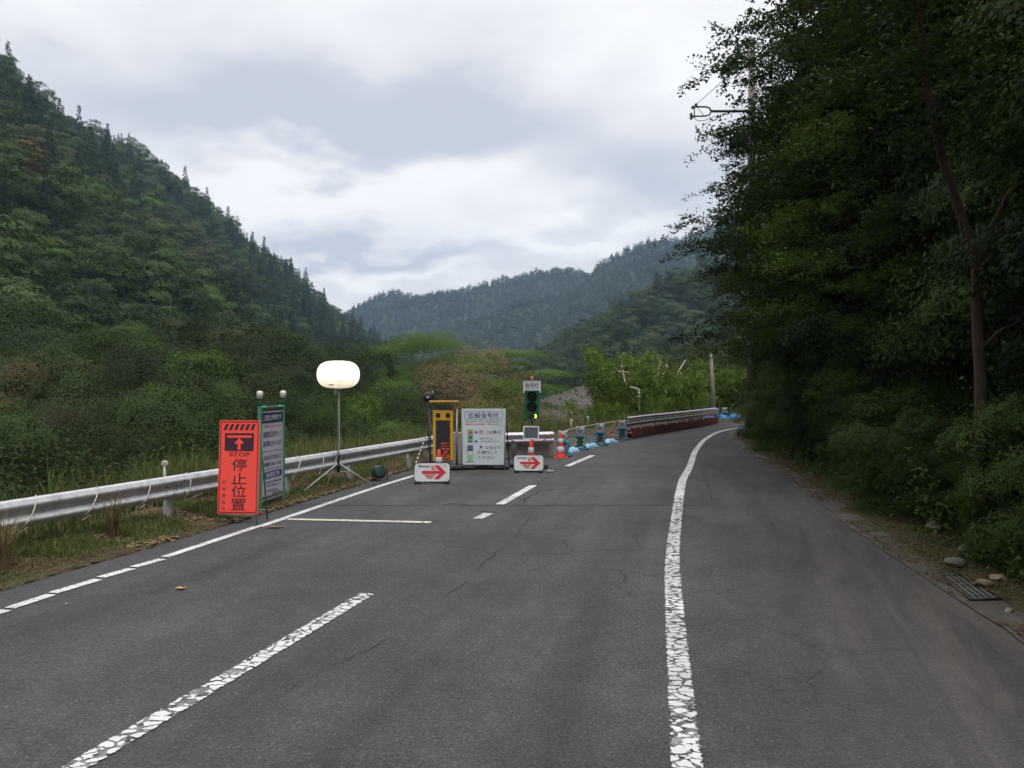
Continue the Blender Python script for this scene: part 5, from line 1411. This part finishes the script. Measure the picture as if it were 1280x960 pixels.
m = MB(); m.prism([(-.375, zp(42.5)), (-.235, zp(42.5)), (-.235, zp(26)), (-.375, zp(26))], -.0035, -.002); m.prism([(-.375, zp(66)), (-.24, zp(66)), (-.24, zp(57.5)), (-.375, zp(57.5))], -.0035, -.002); m.build('green_picture', flat('green ink', (.20, .50, .24)), pan)
m = MB(); disc(m, -.305, zp(30), .05, -.0055, -.0035); m.build('red_picture', flat('red picture ink', (.55, .08, .10)), pan)
m = MB(); disc(m, -.305, zp(36), .045, -.0055, -.0035); m.prism([(-.35, zp(41.8)), (-.26, zp(41.8)), (-.26, zp(39.8)), (-.35, zp(39.8))], -.0055, -.0035)
m.prism([(-.375, zp(53)), (-.24, zp(53)), (-.24, zp(46)), (-.375, zp(46))], -.0035, -.002); bar(m, -.305, zp(46), -.305, zp(44), .01); bar(m, -.43, zp(66.8), -.20, zp(66.8), .008); bar(m, -.37, zp(57), -.37, zp(53.5), .006); bar(m, -.245, zp(57), -.245, zp(53.5), .006)
m.build('grey_picture', flat('grey print', (.09, .10, .16)), pan)
for sx in (-1, 1):
    m = MB(); m.tube([(sx*.50, -.03, 0), (sx*.50, .075, 1.43)], .015, 6); m.build('leg', M_PGREEN, r)
    m = MB(); m.tube([(sx*.50+.08, .62, 0), (sx*.50+.02, .09, 1.36)], .015, 6); m.build('leg', M_DARK, r)
def sandbag(x, y, L, rz, lb):
    bm = bmesh.new(); bmesh.ops.create_uvsphere(bm, u_segments=20, v_segments=12, radius=.5)
    for v in bm.verts:
        c = v.co; s = lambda q, e: math.copysign(abs(q * 2) ** e * .5, q)
        v.co = Vector((s(c.x, .6) * L, s(c.y, .7) * .30, s(c.z, .8) * .13 + .06)); n = fbm(np.array([v.co.x * 9 + x * 7]), np.array([v.co.y * 9 + v.co.z * 5]))[0]; v.co *= 1 + .22 * n
        v.co.z = max(v.co.z, -.005)
    me = bpy.data.meshes.new('sandbag'); bm.to_mesh(me); bm.free(); me.polygons.foreach_set('use_smooth', [True] * len(me.polygons))
    o = link('sandbag', me, mat=paint('dark sack', (.035, .037, .05), .8, .4, 9)); o.location = (x, y, 0); o.rotation_euler = (0, 0, rz); tag(o, lb, 'sandbag', 'dark sandbags holding down the sign legs')
sandbag(-1.0, 18.72, .42, .1, 'dark sandbag under the left half of the white signboard'); sandbag(-.62, 18.78, .46, -.15, 'dark sandbag under the middle of the white signboard')
sandbag(-.26, 18.72, .42, .2, 'dark sandbag under the right end of the white signboard'); sandbag(-.02, 19.25, .46, 0, 'dark sandbag between the white signboard and the signal lamp')
sandbag(.62, 18.9, .50, .3, 'dark sandbag at the foot of the signal lamp')

# ------------------------------------------------------------------ temporary signal lamp
r = empty('traffic_signal', (.475, 19.0, 0), R(-3), 'green temporary signal lamp on a pole with countdown digit and white name plate', 'traffic light')
m = MB(); m.box((0, .05, 1.49), (.345, .12, .72), bev=.012); hs = m.build('housing', M_SIGGREEN, r)
for z in (1.70, 1.46):
    m = MB(); m.lathe([(.115, 0), (.12, -.012), (.10, -.02), (.05, -.026), (.005, -.028)], (0, -.01, z), 24, 'Y'); ln_ = m.build('lens', M_LENS, hs)
    m = MB(); k = 13
    vo = [(.130*math.cos(R(12 + 156*i/k)), -.01, z + .130*math.sin(R(12 + 156*i/k))) for i in range(k+1)]; vf = [(x*1.0, -.15, zz+.0) for x, _, zz in vo]
    vi = [(.124*math.cos(R(12 + 156*i/k)), -.01, z + .124*math.sin(R(12 + 156*i/k))) for i in range(k+1)]; vj = [(x, -.15, zz) for x, _, zz in vi]
    N_ = k + 1; vs = vo + vf + vj + vi
    fs = [(q*N_+i, q*N_+i+1, ((q+1) % 4)*N_+i+1, ((q+1) % 4)*N_+i) for q in range(4) for i in range(k)]; fs += [(0, N_, 2*N_, 3*N_), (k, 3*N_+k, 2*N_+k, N_+k)]
    m.add(vs, fs); m.build('visor', M_SIGGREEN, ln_)
m = MB(); m.box((.02, -.014, 1.235), (.21, .01, .105)); dp = m.build('counter_display', paint('dark counter', (.05, .03, .012), .4, .1), hs)
m = MB(); text_mb(m, '3', .085, 1.235, .05, .085, -.0215, .018); m.build('digit', glow('yellow digit', (1., .78, .15), 3.0, (.6, .5, .1)), dp)
m = MB(); m.box((.125, -.014, 1.15), (.05, .008, .012)); m.box((.02, -.014, 1.15), (.03, .008, .010)); m.build('label_strip', M_WHITE, hs)
m = MB(); m.prism([(-.21, 1.79), (-.18, 1.79), (-.18, 1.84), (.18, 1.84), (.18, 1.79), (.21, 1.79), (.21, 2.075), (-.21, 2.075)], -.045, -.03); pl = m.build('name_plate', M_WHITE, r)
m = MB(); text_mb(m, '信号機', 0, 1.96, .33, .115, -.047, .012); bar(m, -.17, 2.045, .17, 2.045, .006, -.047); bar(m, -.17, 1.865, .17, 1.865, .005, -.047); m.build('lettering', M_INKB, pl)
m = MB(); m.tube([(0, .05, 1.84), (0, .05, 2.08)], .02, 8); m.lathe([(.03, 0), (.042, .01), (.042, .085), (.03, .10)], (0, .05, 2.08), 16); m.build('beacon', paint('orange beacon', (.55, .16, .07), .4, .1), r)
m = MB(); m.tube([(0, .06, .05), (0, .06, 1.16)], .024, 8); m.build('pole', M_DARK, r)
m = MB(); q0 = Matrix.Rotation(R(-12), 3, 'X'); fw, fh = .35, .29
for c, d in (((0, 0, fh/2), (fw, .03, .028)), ((0, 0, -fh/2), (fw, .03, .028)), ((-fw/2, 0, 0), (.028, .028, fh)), ((fw/2, 0, 0), (.028, .028, fh))): m.box(tuple(q0 @ Vector(c)), d, q0, .004)
fr = m.build('solar_frame', M_WHITE, r); fr.location = (-.02, -.06, .845)
m = MB(); m.box((0, 0, 0), (fw-.02, .018, fh-.02), q0); m.build('solar_cells', M_SOLAR, fr)
m = MB()
for k in range(9): m.box(tuple(q0 @ Vector((-.13 + k*.0325, -.0105, 0))), (.004, .003, fh-.04), q0)
m.build('cell_lines', M_FACE, fr)
m = MB(); m.box((0, .08, .16), (.42, .34, .26), bev=.02); m.build('battery_box', M_DARK, r)
m = MB()
for sx in (-1, 1): m.tube([(sx*.34, -.28, .03), (sx*.34, .42, .03)], .022, 8)
m.tube([(-.34, .07, .03), (.34, .07, .03)], .022, 8); m.build('base_frame', M_BLACK, r)

# ------------------------------------------------------------------ cones and arrow boards
def make_cone(loc, h, label, rz=0):
    r = empty('traffic_cone', loc, rz, label, 'traffic cone', 'red and white traffic cones'); rb_ = .135
    R_ = lambda z: rb_ * (1 - z / (h * 1.16)) + .008
    m = MB(); m.prism([(0, 0)], 0, 0) if False else None
    b = MB(); b.box((0, 0, .018), (.37, .37, .035), bev=.012); b.build('base', M_RED, r)
    zs = [0.03, .26*h, .45*h, .60*h, .76*h, h]
    b = MB(); b.lathe([(R_(zs[0]) + .02, zs[0]), (R_(zs[0]+.03), zs[0] + .03), (R_(zs[1]), zs[1]), (R_(zs[2]), zs[2]), (R_(zs[3]), zs[3]), (R_(zs[4]), zs[4]), (R_(zs[5]*.97), zs[5]*.98), (R_(zs[5])*.6, zs[5])], sides=24); bd = b.build('body', M_RED, r)
    for z0, z1 in ((zs[1], zs[2]), (zs[3], zs[4])):
        b = MB(); b.lathe([(R_(z0) + .0015, z0), (R_(z0) + .003, z0+.002), (R_(z1) + .003, z1-.002), (R_(z1) + .0015, z1)], sides=24); b.build('white_band', M_WHITE, bd)
    return r
def make_arrow(loc, w, label, rz=0):
    r = empty('arrow_board', loc, rz, label, 'arrow board', 'white boards with a red arrow, propped at the cones')
    h = w * .52; cz = .05 + h/2; q = R(-10)
    m = MB(); m.prism(rrect(w + .03, h + .03, .075, 5, 0, cz), .003, .02); e0 = m.build('rim', M_BLACK, r); e0.rotation_euler = (q, 0, 0)
    m = MB(); m.prism(rrect(w, h, .07, 5, 0, cz), -.006, .004); f = m.build('panel', M_WHITE, r); f.rotation_euler = (q, 0, 0)
    s = w / .68
    m = MB(); m.prism([(x*s, cz + z*s) for x, z in [(-.20, -.028), (.14, -.028), (.03, -.135), (.13, -.135), (.275, 0), (.13, .135), (.03, .135), (.14, .028), (-.20, .028)]], -.0085, -.006); m.build('arrow', M_ARROWRED, f)
    m = MB(); m.prism([(x*s, cz + z*s) for x, z in [(-.155, -.035), (.075, -.035), (.0, -.125), (-.06, -.13), (-.12, -.09)]], -.008, -.006); m.prism([(x*s, cz + z*s) for x, z in [(-.01, .04), (.085, .04), (.02, .125), (-.02, .12)]], -.008, -.006); m.build('faded_arrow', paint('faded orange', (.48, .20, .14), .5, .5, 9), f)
    m = MB(); m.prism([(x*s, cz + z*s) for x, z in [(-.27, .10), (-.05, .10), (-.03, .125), (-.25, .13)]], -.008, -.006); m.build('dirt_patch', paint('grime', (.14, .14, .15), .8, .5, 9), f)
    for sx in (-1, 1):
        m = MB(); m.box((sx*(w/2-.06), .02, .028), (.12, .16, .056), bev=.015); m.build('foot', M_BLACK, r)
    m = MB(); m.tube([(-w*.42, .17, .02), (-w*.36, .06, .05 + h*.9)], .012, 6); m.tube([(w*.42, .17, .02), (w*.36, .06, .05 + h*.9)], .012, 6); m.build('prop', M_BLACK, r)
    return r
make_cone((-1.50, 16.42, 0), .66, 'traffic cone behind the left arrow board, in front of the yellow message board')
make_arrow((-1.60, 16.0, 0), .70, 'left arrow board, in front of the yellow message board', R(2))
make_cone((.44, 18.35, 0), .72, 'traffic cone behind the right arrow board, under the small solar panel')
make_arrow((.375, 18.0, 0), .66, 'right arrow board, below the signal lamp', R(-2))
make_cone((1.315, 21.6, 0), .70, 'lone traffic cone right of the concrete blocks, in front of the first teal support')
m = MB(); m.tube([(0, 0, .02), (.0, 0, .03)], .05, 10); m.box((.0, 0, .03), (.16, .08, .04), bev=.01); o = m.build('plastic_cap', M_FACE); o.location = (.86, 18.1, 0); tag(o, 'small grey plastic piece lying right of the right arrow board', 'debris')

# ------------------------------------------------------------------ animal-shaped barricade supports with teal legs
def make_support():
    r = empty('barricade_support', (0, 0, 0), 0, 'x', 'barricade support', 'teal barricade supports with round grey heads')
    m = MB(); m.lathe([(.05, -.035), (.125, -.035), (.135, -.02), (.135, .02), (.125, .035), (.05, .035)], (0, 0, .56), 24, 'Y')
    for sx in (-1, 1): m.lathe([(.02, -.03), (.05, -.03), (.05, .03), (.02, .03)], (sx*.095, 0, .67), 14, 'Y')
    hd = m.build('head', M_FACE, r)
    m = MB()
    for sx in (-1, 1): disc(m, sx*.055, .59, .028, -.042, -.036, 12)
    disc(m, 0, .545, .030, -.043, -.036, 12); m.build('face_marks', M_DARK, hd)
    m = MB(); m.box((0, -.03, .455), (.15, .04, .035), bev=.012); m.build('chin', M_PEACH, hd)
    m = MB()
    for sx in (-1, 1):
        m.tube([(sx*.05, 0, .45), (sx*.16, 0, .38), (sx*.15, 0, .24), (sx*.11, 0, .12), (sx*.17, 0, .04)], [.05, .05, .038, .042, .05], 10)
        m.box((sx*.15, -.01, .035), (.17, .26, .07), bev=.025)
    m.tube([(-.14, 0, .40), (.14, 0, .40)], .05, 10); m.build('body', M_TEAL, r)
    m = MB(); m.box((0, .01, .23), (.18, .03, .26), bev=.01); m.build('belly', M_DARK, r)
    m = MB()
    for sx in (-1, 1):
        for z in (.30, .18): bar(m, sx*.17, z+.05, sx*.10, z, .02, -.055, .004); bar(m, sx*.10, z, sx*.17, z-.05, .02, -.055, .004)
    m.build('reflective_tape', M_FACE, r)
    return r
sp = make_support(); sup = [(1.40, 22.0, 'teal support directly behind the lone traffic cone'), (2.08, 24.3, 'teal support with lime green tape, first to the right of the lone cone'),
   (2.88, 26.1, 'teal support in the middle, between the lime-taped one and the timber frame'), (3.93, 28.55, 'teal support at the left end of the red barrier'), (11.0, 43.0, 'teal support standing by the concrete pole at the far bend'), (11.75, 44.2, 'teal support beside the blue sheets at the far bend')]
S2 = []
for i, (x, y, lb) in enumerate(sup):
    o = sp if i == 0 else copy_thing(sp); o.location = (x, y, 0); o.rotation_euler = (0, 0, R(-28 + 4*i)); o['label'] = lb; S2.append(o)
    if i == 1:
        for ch in o.children:
            if ch.name.startswith('reflective_tape'): ch.data = ch.data.copy(); ch.data.materials.clear(); ch.data.materials.append(M_LIME)
for i, (a, b, z, lb) in enumerate([(S2[0], S2[1], .69, 'pale pipe from the lone cone to the lime-taped support'), (S2[1], S2[2], .69, 'pale pipe between the lime-taped and the middle support'), (S2[2], S2[3], .69, 'pale pipe from the middle support to the red barrier')]):
    m = MB(); m.tube([a.location + Vector((0, .05, z)), b.location + Vector((0, .05, z))], .02, 8); tag(m.build('barrier_pipe', paint('weathered pipe', (.34, .34, .22), .6, .3)), lb, 'pipe', 'pipes laid across the teal supports')
def rag(name, x, y, L, W, H_, mat, lb, rz=0, seed=0):
    n = 14; vs, fs = [], []; rg = random.Random(seed)
    for i in range(n+1):
        for j in range(n+1):
            u, v = i/n - .5, j/n - .5; e_ = max(0, 1 - (2*abs(u))**5) ** .7 * max(0, 1 - (2*abs(v))**4) ** .7
            z = H_ * e_ * (.55 + .9 * float(vn(np.array([u*5 + seed*3.]), np.array([v*4 + seed]))[0])) + .004
            vs.append((u*L*(1 + .12*math.sin(v*9 + seed)), v*W*(1 + .15*math.sin(u*8)), z))
    fs = [(i*(n+1)+j, (i+1)*(n+1)+j, (i+1)*(n+1)+j+1, i*(n+1)+j+1) for i in range(n) for j in range(n)]
    b = len(vs); rim = [i*(n+1) for i in range(n+1)] + [n*(n+1)+j for j in range(1, n+1)] + [i*(n+1)+n for i in range(n-1, -1, -1)] + [j for j in range(n-1, 0, -1)]
    vs += [(vs[k][0], vs[k][1], 0) for k in rim]; R0 = len(rim)
    fs += [(rim[k], rim[(k+1) % R0], b + (k+1) % R0, b + k) for k in range(R0)]; fs.append(tuple(range(b, b + R0)))
    m = MB(); m.add(vs, fs, True); o = m.build(name, mat); o.location = (x, y, .004); o.rotation_euler = (0, 0, rz); return tag(o, lb, 'bag')
for i, (x, y, L, mt, lb) in enumerate([(2.45, 25.3, .62, M_PALEBAG, 'pale blue bag between the lime-taped and the middle teal supports'), (3.35, 27.4, .7, M_PALEBAG, 'pale blue bag left of the timber frame'), (1.75, 23.6, .5, M_PALEBAG, 'pale bag between the lone cone and the lime-taped support'),
      (10.4, 42.4, .8, M_BLUEBAG, 'blue sheet bundle left of the concrete pole'), (11.35, 43.6, 1.3, M_BLUEBAG, 'large blue sheet bundle right of the concrete pole'), (12.3, 44.4, 1.2, M_BLUEBAG, 'rightmost blue sheet bundle at the bend')]):
    rag('blue_bag', x, y, L, .36 + .2*(i > 2), .10 + .16*(i > 2), mt, lb, .9, i)['group'] = 'blue bags and sheets along the barricade'

# timber frame
r = empty('timber_frame', (3.50, 29.0, 0), R(12), 'orange-brown timber plank frame with a diagonal brace left of the red barrier', 'timber frame')
for nm, a, b in (('plank', (-.05, 0, .06), (.50, 0, .06)), ('plank', (.02, 0, .24), (.50, 0, .24)), ('brace', (-.12, -.03, .02), (.28, -.03, .62)), ('upright', (.48, .02, 0), (.46, .02, .55))):
    a, b = Vector(a), Vector(b); d = b - a; m = MB(); ang_ = math.atan2(d.z, d.x)
    m.box(tuple((a+b)/2), (d.length, .035, .085), Matrix.Rotation(-ang_, 3, 'Y'), .004); m.build(nm, M_WOOD, r)
r['label'] = 'orange-brown timber planks nailed into a braced frame left of the red barrier'

# ------------------------------------------------------------------ red barrier with rails on top
RB = [(4.18, 29.0), (5.15, 31.0), (6.35, 33.1), (7.9, 35.9), (9.3, 38.6), (10.3, 40.6)]
RBs = smooth_rows([(x, y, 0, 0) for x, y in RB], 4)[:, :2]
RBp = lerp_path([tuple(p) for p in RBs], .25)
cum = [0]
for a, b in zip(RBp[:-1], RBp[1:]): cum.append(cum[-1] + math.dist(a, b))
def on_bar(s):
    x = np.interp(s, cum, [p[0] for p in RBp]); y = np.interp(s, cum, [p[1] for p in RBp]); x2 = np.interp(s+.05, cum, [p[0] for p in RBp]); y2 = np.interp(s+.05, cum, [p[1] for p in RBp]); 
    return Vector((x, y, 0)), math.atan2(y2-y, x2-x)
LT = cum[-1]; nb = 7; proto_b = None
for i in range(nb):
    s = (i + .5) * LT / nb; p, a = on_bar(min(s, LT-.06))
    if proto_b is None:
        m = MB(); L = LT/nb - .02; m.box((0, 0, .20), (L, .34, .05)); m.box((0, 0, .03), (L, .34, .05)); m.box((0, 0, .12), (L, .03, .16)); m.box((0, -.165, .185), (L, .02, .31), bev=.004); m.box((0, .165, .185), (L, .02, .31), bev=.004)
        o = proto_b = m.build('barrier_beam', M_RUST)
    else: o = copy_thing(proto_b)
    o.location = p; o.rotation_euler = (0, 0, a)
    tag(o, 'red-brown steel beam lying end to end under the long rails on the outer side of the bend', 'barrier beam', 'red-brown barrier beams')
rr2 = empty('barrier_rail', (0, 0, 0), 0, 'long double steel rail with white reflectors standing on the red barrier', 'guardrail')
tp_ = [tuple(p) for p in RBp]
rail_mb(tp_, .80, .17, .06).build('top_rail', galv('pale rail', (.60, .58, .60), .5, .5), rr2)
rail_mb([(x - .03, y + .03) for x, y in tp_], .57, .13, .05).build('lower_rail', galv('grey rail', (.36, .35, .37), .5, .55), rr2)
k = 0
for s in np.arange(.4, LT, 1.5):
    p, a = on_bar(s); m = MB(); m.box((0, .06, .55), (.07, .07, .50), bev=.01); o = m.build('post', M_POST, rr2); o.location = p; o.rotation_euler = (0, 0, a)
for s in np.arange(.35, LT, .95):
    p, a = on_bar(s); m = MB(); m.box((0, -.19, .43), (.11, .03, .12), bev=.012); o = m.build('reflector', M_REFL if k % 3 else paint('pinkish cap', (.5, .36, .36), .5, .1), rr2); o.location = p; o.rotation_euler = (0, 0, a); k += 1

# ------------------------------------------------------------------ poles and wires
base = at(894, 526, 44.5); base.z = -.4
r = empty('concrete_pole', base, 0, 'slim grey concrete pole leaning slightly left beyond the red barrier', 'pole')
m = MB(); tp_ = at(888.5, 441, 44.5) - base; m.tube([(0, 0, -.6), tuple(tp_ * .5), tuple(tp_)], [.115, .10, .085], 12); m.build('shaft', M_CONC, r)
for f in (.27, .52, .83):
    m = MB(); c = tp_ * f; m.tube([(c.x - .15, c.y, c.z), (c.x + (.9 if f > .5 else -.9), c.y, c.z)], .02, 5); m.build('step_bar', M_DARK, r)
r = empty('utility_pole', (8.75, 29.2, 0), 0, 'tall utility pole hidden in the dark trees, its forked steel arm reaching out over the sky', 'utility pole')
r['label'] = 'tall utility pole in the dark trees with a forked steel arm against the sky'
m = MB(); m.tube([(0, 0, 0), (0, 0, 14.6)], [.19, .12], 14); m.build('shaft', M_CONC, r)
O_ = Vector((8.75, 29.2, 0)); A = lambda px, py, Y=29.2: at(px, py, Y) - O_
arm = MB(); arm.tube([A(936, 139), A(889, 139)], .05, 8); arm.tube([A(889, 139), A(887, 135), A(882, 133.5), A(867, 133.5)], .032, 6); arm.tube([A(889, 139), A(887, 143.5), A(882, 145), A(864, 145.5)], .032, 6); arm.tube([A(868, 133), A(868, 147)], .02, 6); arm.tube([A(871, 134), A(880, 144)], .01, 5)
ao = arm.build('arm', M_DARK, r)
for px, py in ((870, 131), (866, 134), (864, 143), (864, 147)):
    m = MB(); c = A(px, py); m.lathe([(.02, -.07), (.07, -.05), (.035, -.02), (.07, .01), (.035, .03), (.02, .07)], tuple(c), 12); m.build('insulator', paint('insulator glaze', (.10, .09, .12), .3, .1), ao)
m = MB(); m.tube([A(866, 146), A(872, 151), A(880, 151), A(888, 147), A(898, 145)], .012, 5); m.build('jumper_wire', M_BLACK, ao)
a = at(870, 131, 29.2); b = Vector((9.5, 14.0, 14.3)); m = MB(); m.tube([a.lerp(b, k/10) + Vector((0, 0, -.5*(1-(2*k/10-1)**2))) for k in range(11)], .011, 5); tag(m.build('power_line', flat('aluminium wire', (.45, .45, .48), .5)), 'thin wire rising from the forked arm into the treetops', 'wire')

# transmission tower on the left ridge
def tower():
    m = MB(); h = 26; legs = []
    W_ = lambda z: 2.6 * (1 - z/h) ** 1.3 + .35
    for sx, sy in ((1, 1), (-1, 1), (-1, -1), (1, -1)): m.tube([(sx*W_(z), sy*W_(z), z) for z in np.linspace(0, h, 8)], .13, 4)
    zs = np.linspace(1, h-1, 9)
    for i in range(8):
        for (ax, ay, bx_, by_) in ((1, 1, -1, 1), (-1, 1, -1, -1), (-1, -1, 1, -1), (1, -1, 1, 1)):
            m.tube([(ax*W_(zs[i]), ay*W_(zs[i]), zs[i]), (bx_*W_(zs[i+1]), by_*W_(zs[i+1]), zs[i+1])], .07, 4)
    for z in (h*.62, h*.76, h*.9): m.tube([(-3.4, 0, z), (3.4, 0, z)], .14, 4); m.tube([(-3.4, 0, z), (0, 0, z+1.6), (3.4, 0, z)], .08, 4)
    return m.build('transmission_tower', M_PIPE)
tw = tower(); tY = 548; tX = (350 - 640) / 1000 * tY; tw.location = (tX, tY, CAMZ + (480 - 332) / 1000 * tY - 26 ); tag(tw, 'tiny lattice tower on the skyline of the left ridge', 'lattice tower')

# ------------------------------------------------------------------ small things on the ground
r = empty('drain_grate', tuple((G(1180, 723) + G(1250, 751)) / 2 + Vector((0, 0, .030))), 0, 'steel drain grate with long bars set in the gutter at the foot of the bank', 'drain grate')
c0, c1, c2, c3 = [G(*q) - Vector(r.location) for q in ((1176, 722), (1208, 722), (1252, 752), (1213, 753))]
for q in (c0, c1, c2, c3): q.z = .0
m = MB()
for a, b in ((c0, c1), (c1, c2), (c2, c3), (c3, c0)): m.tube([a, b], .010, 4)
m.build('frame', M_DARK, r)
m = MB()
for k in range(1, 5): m.tube([c0.lerp(c1, k/5), c3.lerp(c2, k/5)], .004, 4)
for k in range(1, 5): m.tube([c0.lerp(c3, k/5), c1.lerp(c2, k/5)], .002, 4)
m.build('bars', M_PIPE, r)
m = MB(); m.add([c0 + Vector((0, 0, -.008)), c1 + Vector((0, 0, -.008)), c2 + Vector((0, 0, -.008)), c3 + Vector((0, 0, -.008))], [(0, 3, 2, 1)]); m.build('pit_shade', flat('pit dark', (.02, .018, .016), .9), r)  # flat dark sheet close under the bars, painted as the shade below them
def rock(px, py, sx, sy, sz, lb, col, seed):
    bm = bmesh.new(); bmesh.ops.create_icosphere(bm, subdivisions=3, radius=.5); rg = np.random.default_rng(seed); o3 = rg.uniform(0, 50, 3)
    pl_ = [Vector(nrm(rg.normal(size=3))) for _ in range(7)]; dd = rg.uniform(.28, .42, 7)
    for v in bm.verts:
        for n_, d_ in zip(pl_, dd):
            e_ = v.co.dot(n_) - d_
            if e_ > 0: v.co -= n_ * e_
        v.co *= 1 + .12 * float(fbm(np.array([v.co.x*5 + o3[0]]), np.array([v.co.y*5 + v.co.z*4 + o3[1]]))[0])
        v.co = Vector((v.co.x*sx, v.co.y*sy, v.co.z*sz))
    me = bpy.data.meshes.new('rock'); bm.to_mesh(me); bm.free(); p = G(px, py); o = link('rock', me, mat=col); o.location = (p.x, p.y, max(bank(p.x, p.y), 0) + sz*.30); o.rotation_euler = (0, 0, rg.uniform(0, 3))
    tag(o, lb, 'rock', 'stones at the foot of the bank')
RK = bark('tan stone', (.17, .13, .085), (.32, .26, .18)); RK2 = bark('grey stone', (.09, .08, .065), (.19, .17, .145))
rock(1229, 737, .20, .15, .10, 'flat tan stone beside the drain grate', RK, 1); rock(1248, 731, .17, .12, .10, 'second tan stone, right of the flat one beside the drain grate', RK, 2)
rock(1193, 712, .26, .2, .13, 'grey-topped stone above the drain grate', RK2, 3); rock(1258, 708, .12, .1, .12, 'small upright stone in the soil near the right edge', RK2, 4)
rock(1205, 696, .14, .12, .14, 'brown lump of stone under the weeds above the grate', RK2, 5); rock(1168, 668, .22, .2, .2, 'mossy stone half hidden by leaves uphill of the grate', RK2, 6)
rock(1237, 715, .07, .06, .05, 'pebble between the grey-topped stone and the right edge', RK, 7); rock(1262, 766, .10, .08, .06, 'small stone at the right edge below the drain grate', RK, 8)
rock(985, 588, .18, .12, .06, 'pale chip of stone at the gutter near the bend', RK, 9)
def fallen(px, py, w, h, mat, lb):
    p = G(px, py); n = 9; m = MB(); top = []; 
    for i in range(n):
        t = i/(n-1); x = (t-.5)*w; hh = h * math.sin(math.pi*min(1, .08+.9*t)) * .5; z = .006 + .006*math.sin(t*5)**2; top += [(x, -hh, z), (x, hh, z + .003*math.sin(i))]
    fs = [(2*i, 2*i+1, 2*i+3, 2*i+2) for i in range(n-1)]; b = len(top); m.add(top + [(x, y, z-.003) for x, y, z in top], fs + [tuple(k+b for k in f[::-1]) for f in fs])
    o = m.build('fallen_leaf', mat); o.location = (p.x, p.y, .012); o.rotation_euler = (0, 0, R(8)); tag(o, lb, 'leaf')
fallen(344, 660, .27, .10, paint('brown leaf', (.17, .095, .055), .8, .3, 20), 'large brown leaf on the asphalt at the start of the stop line')
fallen(226, 737, .10, .07, paint('ochre leaf', (.40, .24, .07), .7, .2, 20), 'small ochre leaf lying on the near left lane')
fallen(83, 757, .02, .03, paint('yellow leaf', (.55, .45, .10), .7, .2, 20), 'tiny yellow leaf near the left edge line')
for px, Y, hh, lb in ((714, 33, 1.0, 'small white marker post beyond the lone cone'), (735, 36, 1.3, 'pale marker post behind the teal supports')):
    p = Vector(((px-640)/1000*Y, Y, 0)); b = bank(p.x, p.y); tz = CAMZ + (480 - (526 if px == 714 else 522))/1000*Y
    m = MB(); m.tube([(0, 0, 0), (0, 0, tz - b)], .03, 8); m.lathe([(.03, -.03), (.07, -.02), (.07, .02), (.03, .03)], (0, 0, tz - b), 12, 'Y'); o = m.build('marker_post', M_WHITE); o.location = (p.x, p.y, b); tag(o, lb, 'marker post')
if 0:
  r = empty('yellow_sign', (12.9, 46.5, 0), R(-10), 'small yellow panel glimpsed beyond the bend between blue sheets and dark leaves', 'sign')


# ------------------------------------------------------------------ the air of the valley
hz = MB().box((0, 650, 139), (2600, 2100, 302))
t = NT('haze'); pv = t.n('ShaderNodeVolumePrincipled')
pv.inputs['Color'].default_value = (0.50, 0.70, 1.0, 1); pv.inputs['Density'].default_value = 0.00021; pv.inputs['Anisotropy'].default_value = 0.2
t.l(pv.outputs[0], t.out.inputs['Volume'])
hz_o = hz.build('haze', t.m); hz_o.display_type = 'WIRE'
tag(hz_o, kind='stuff')
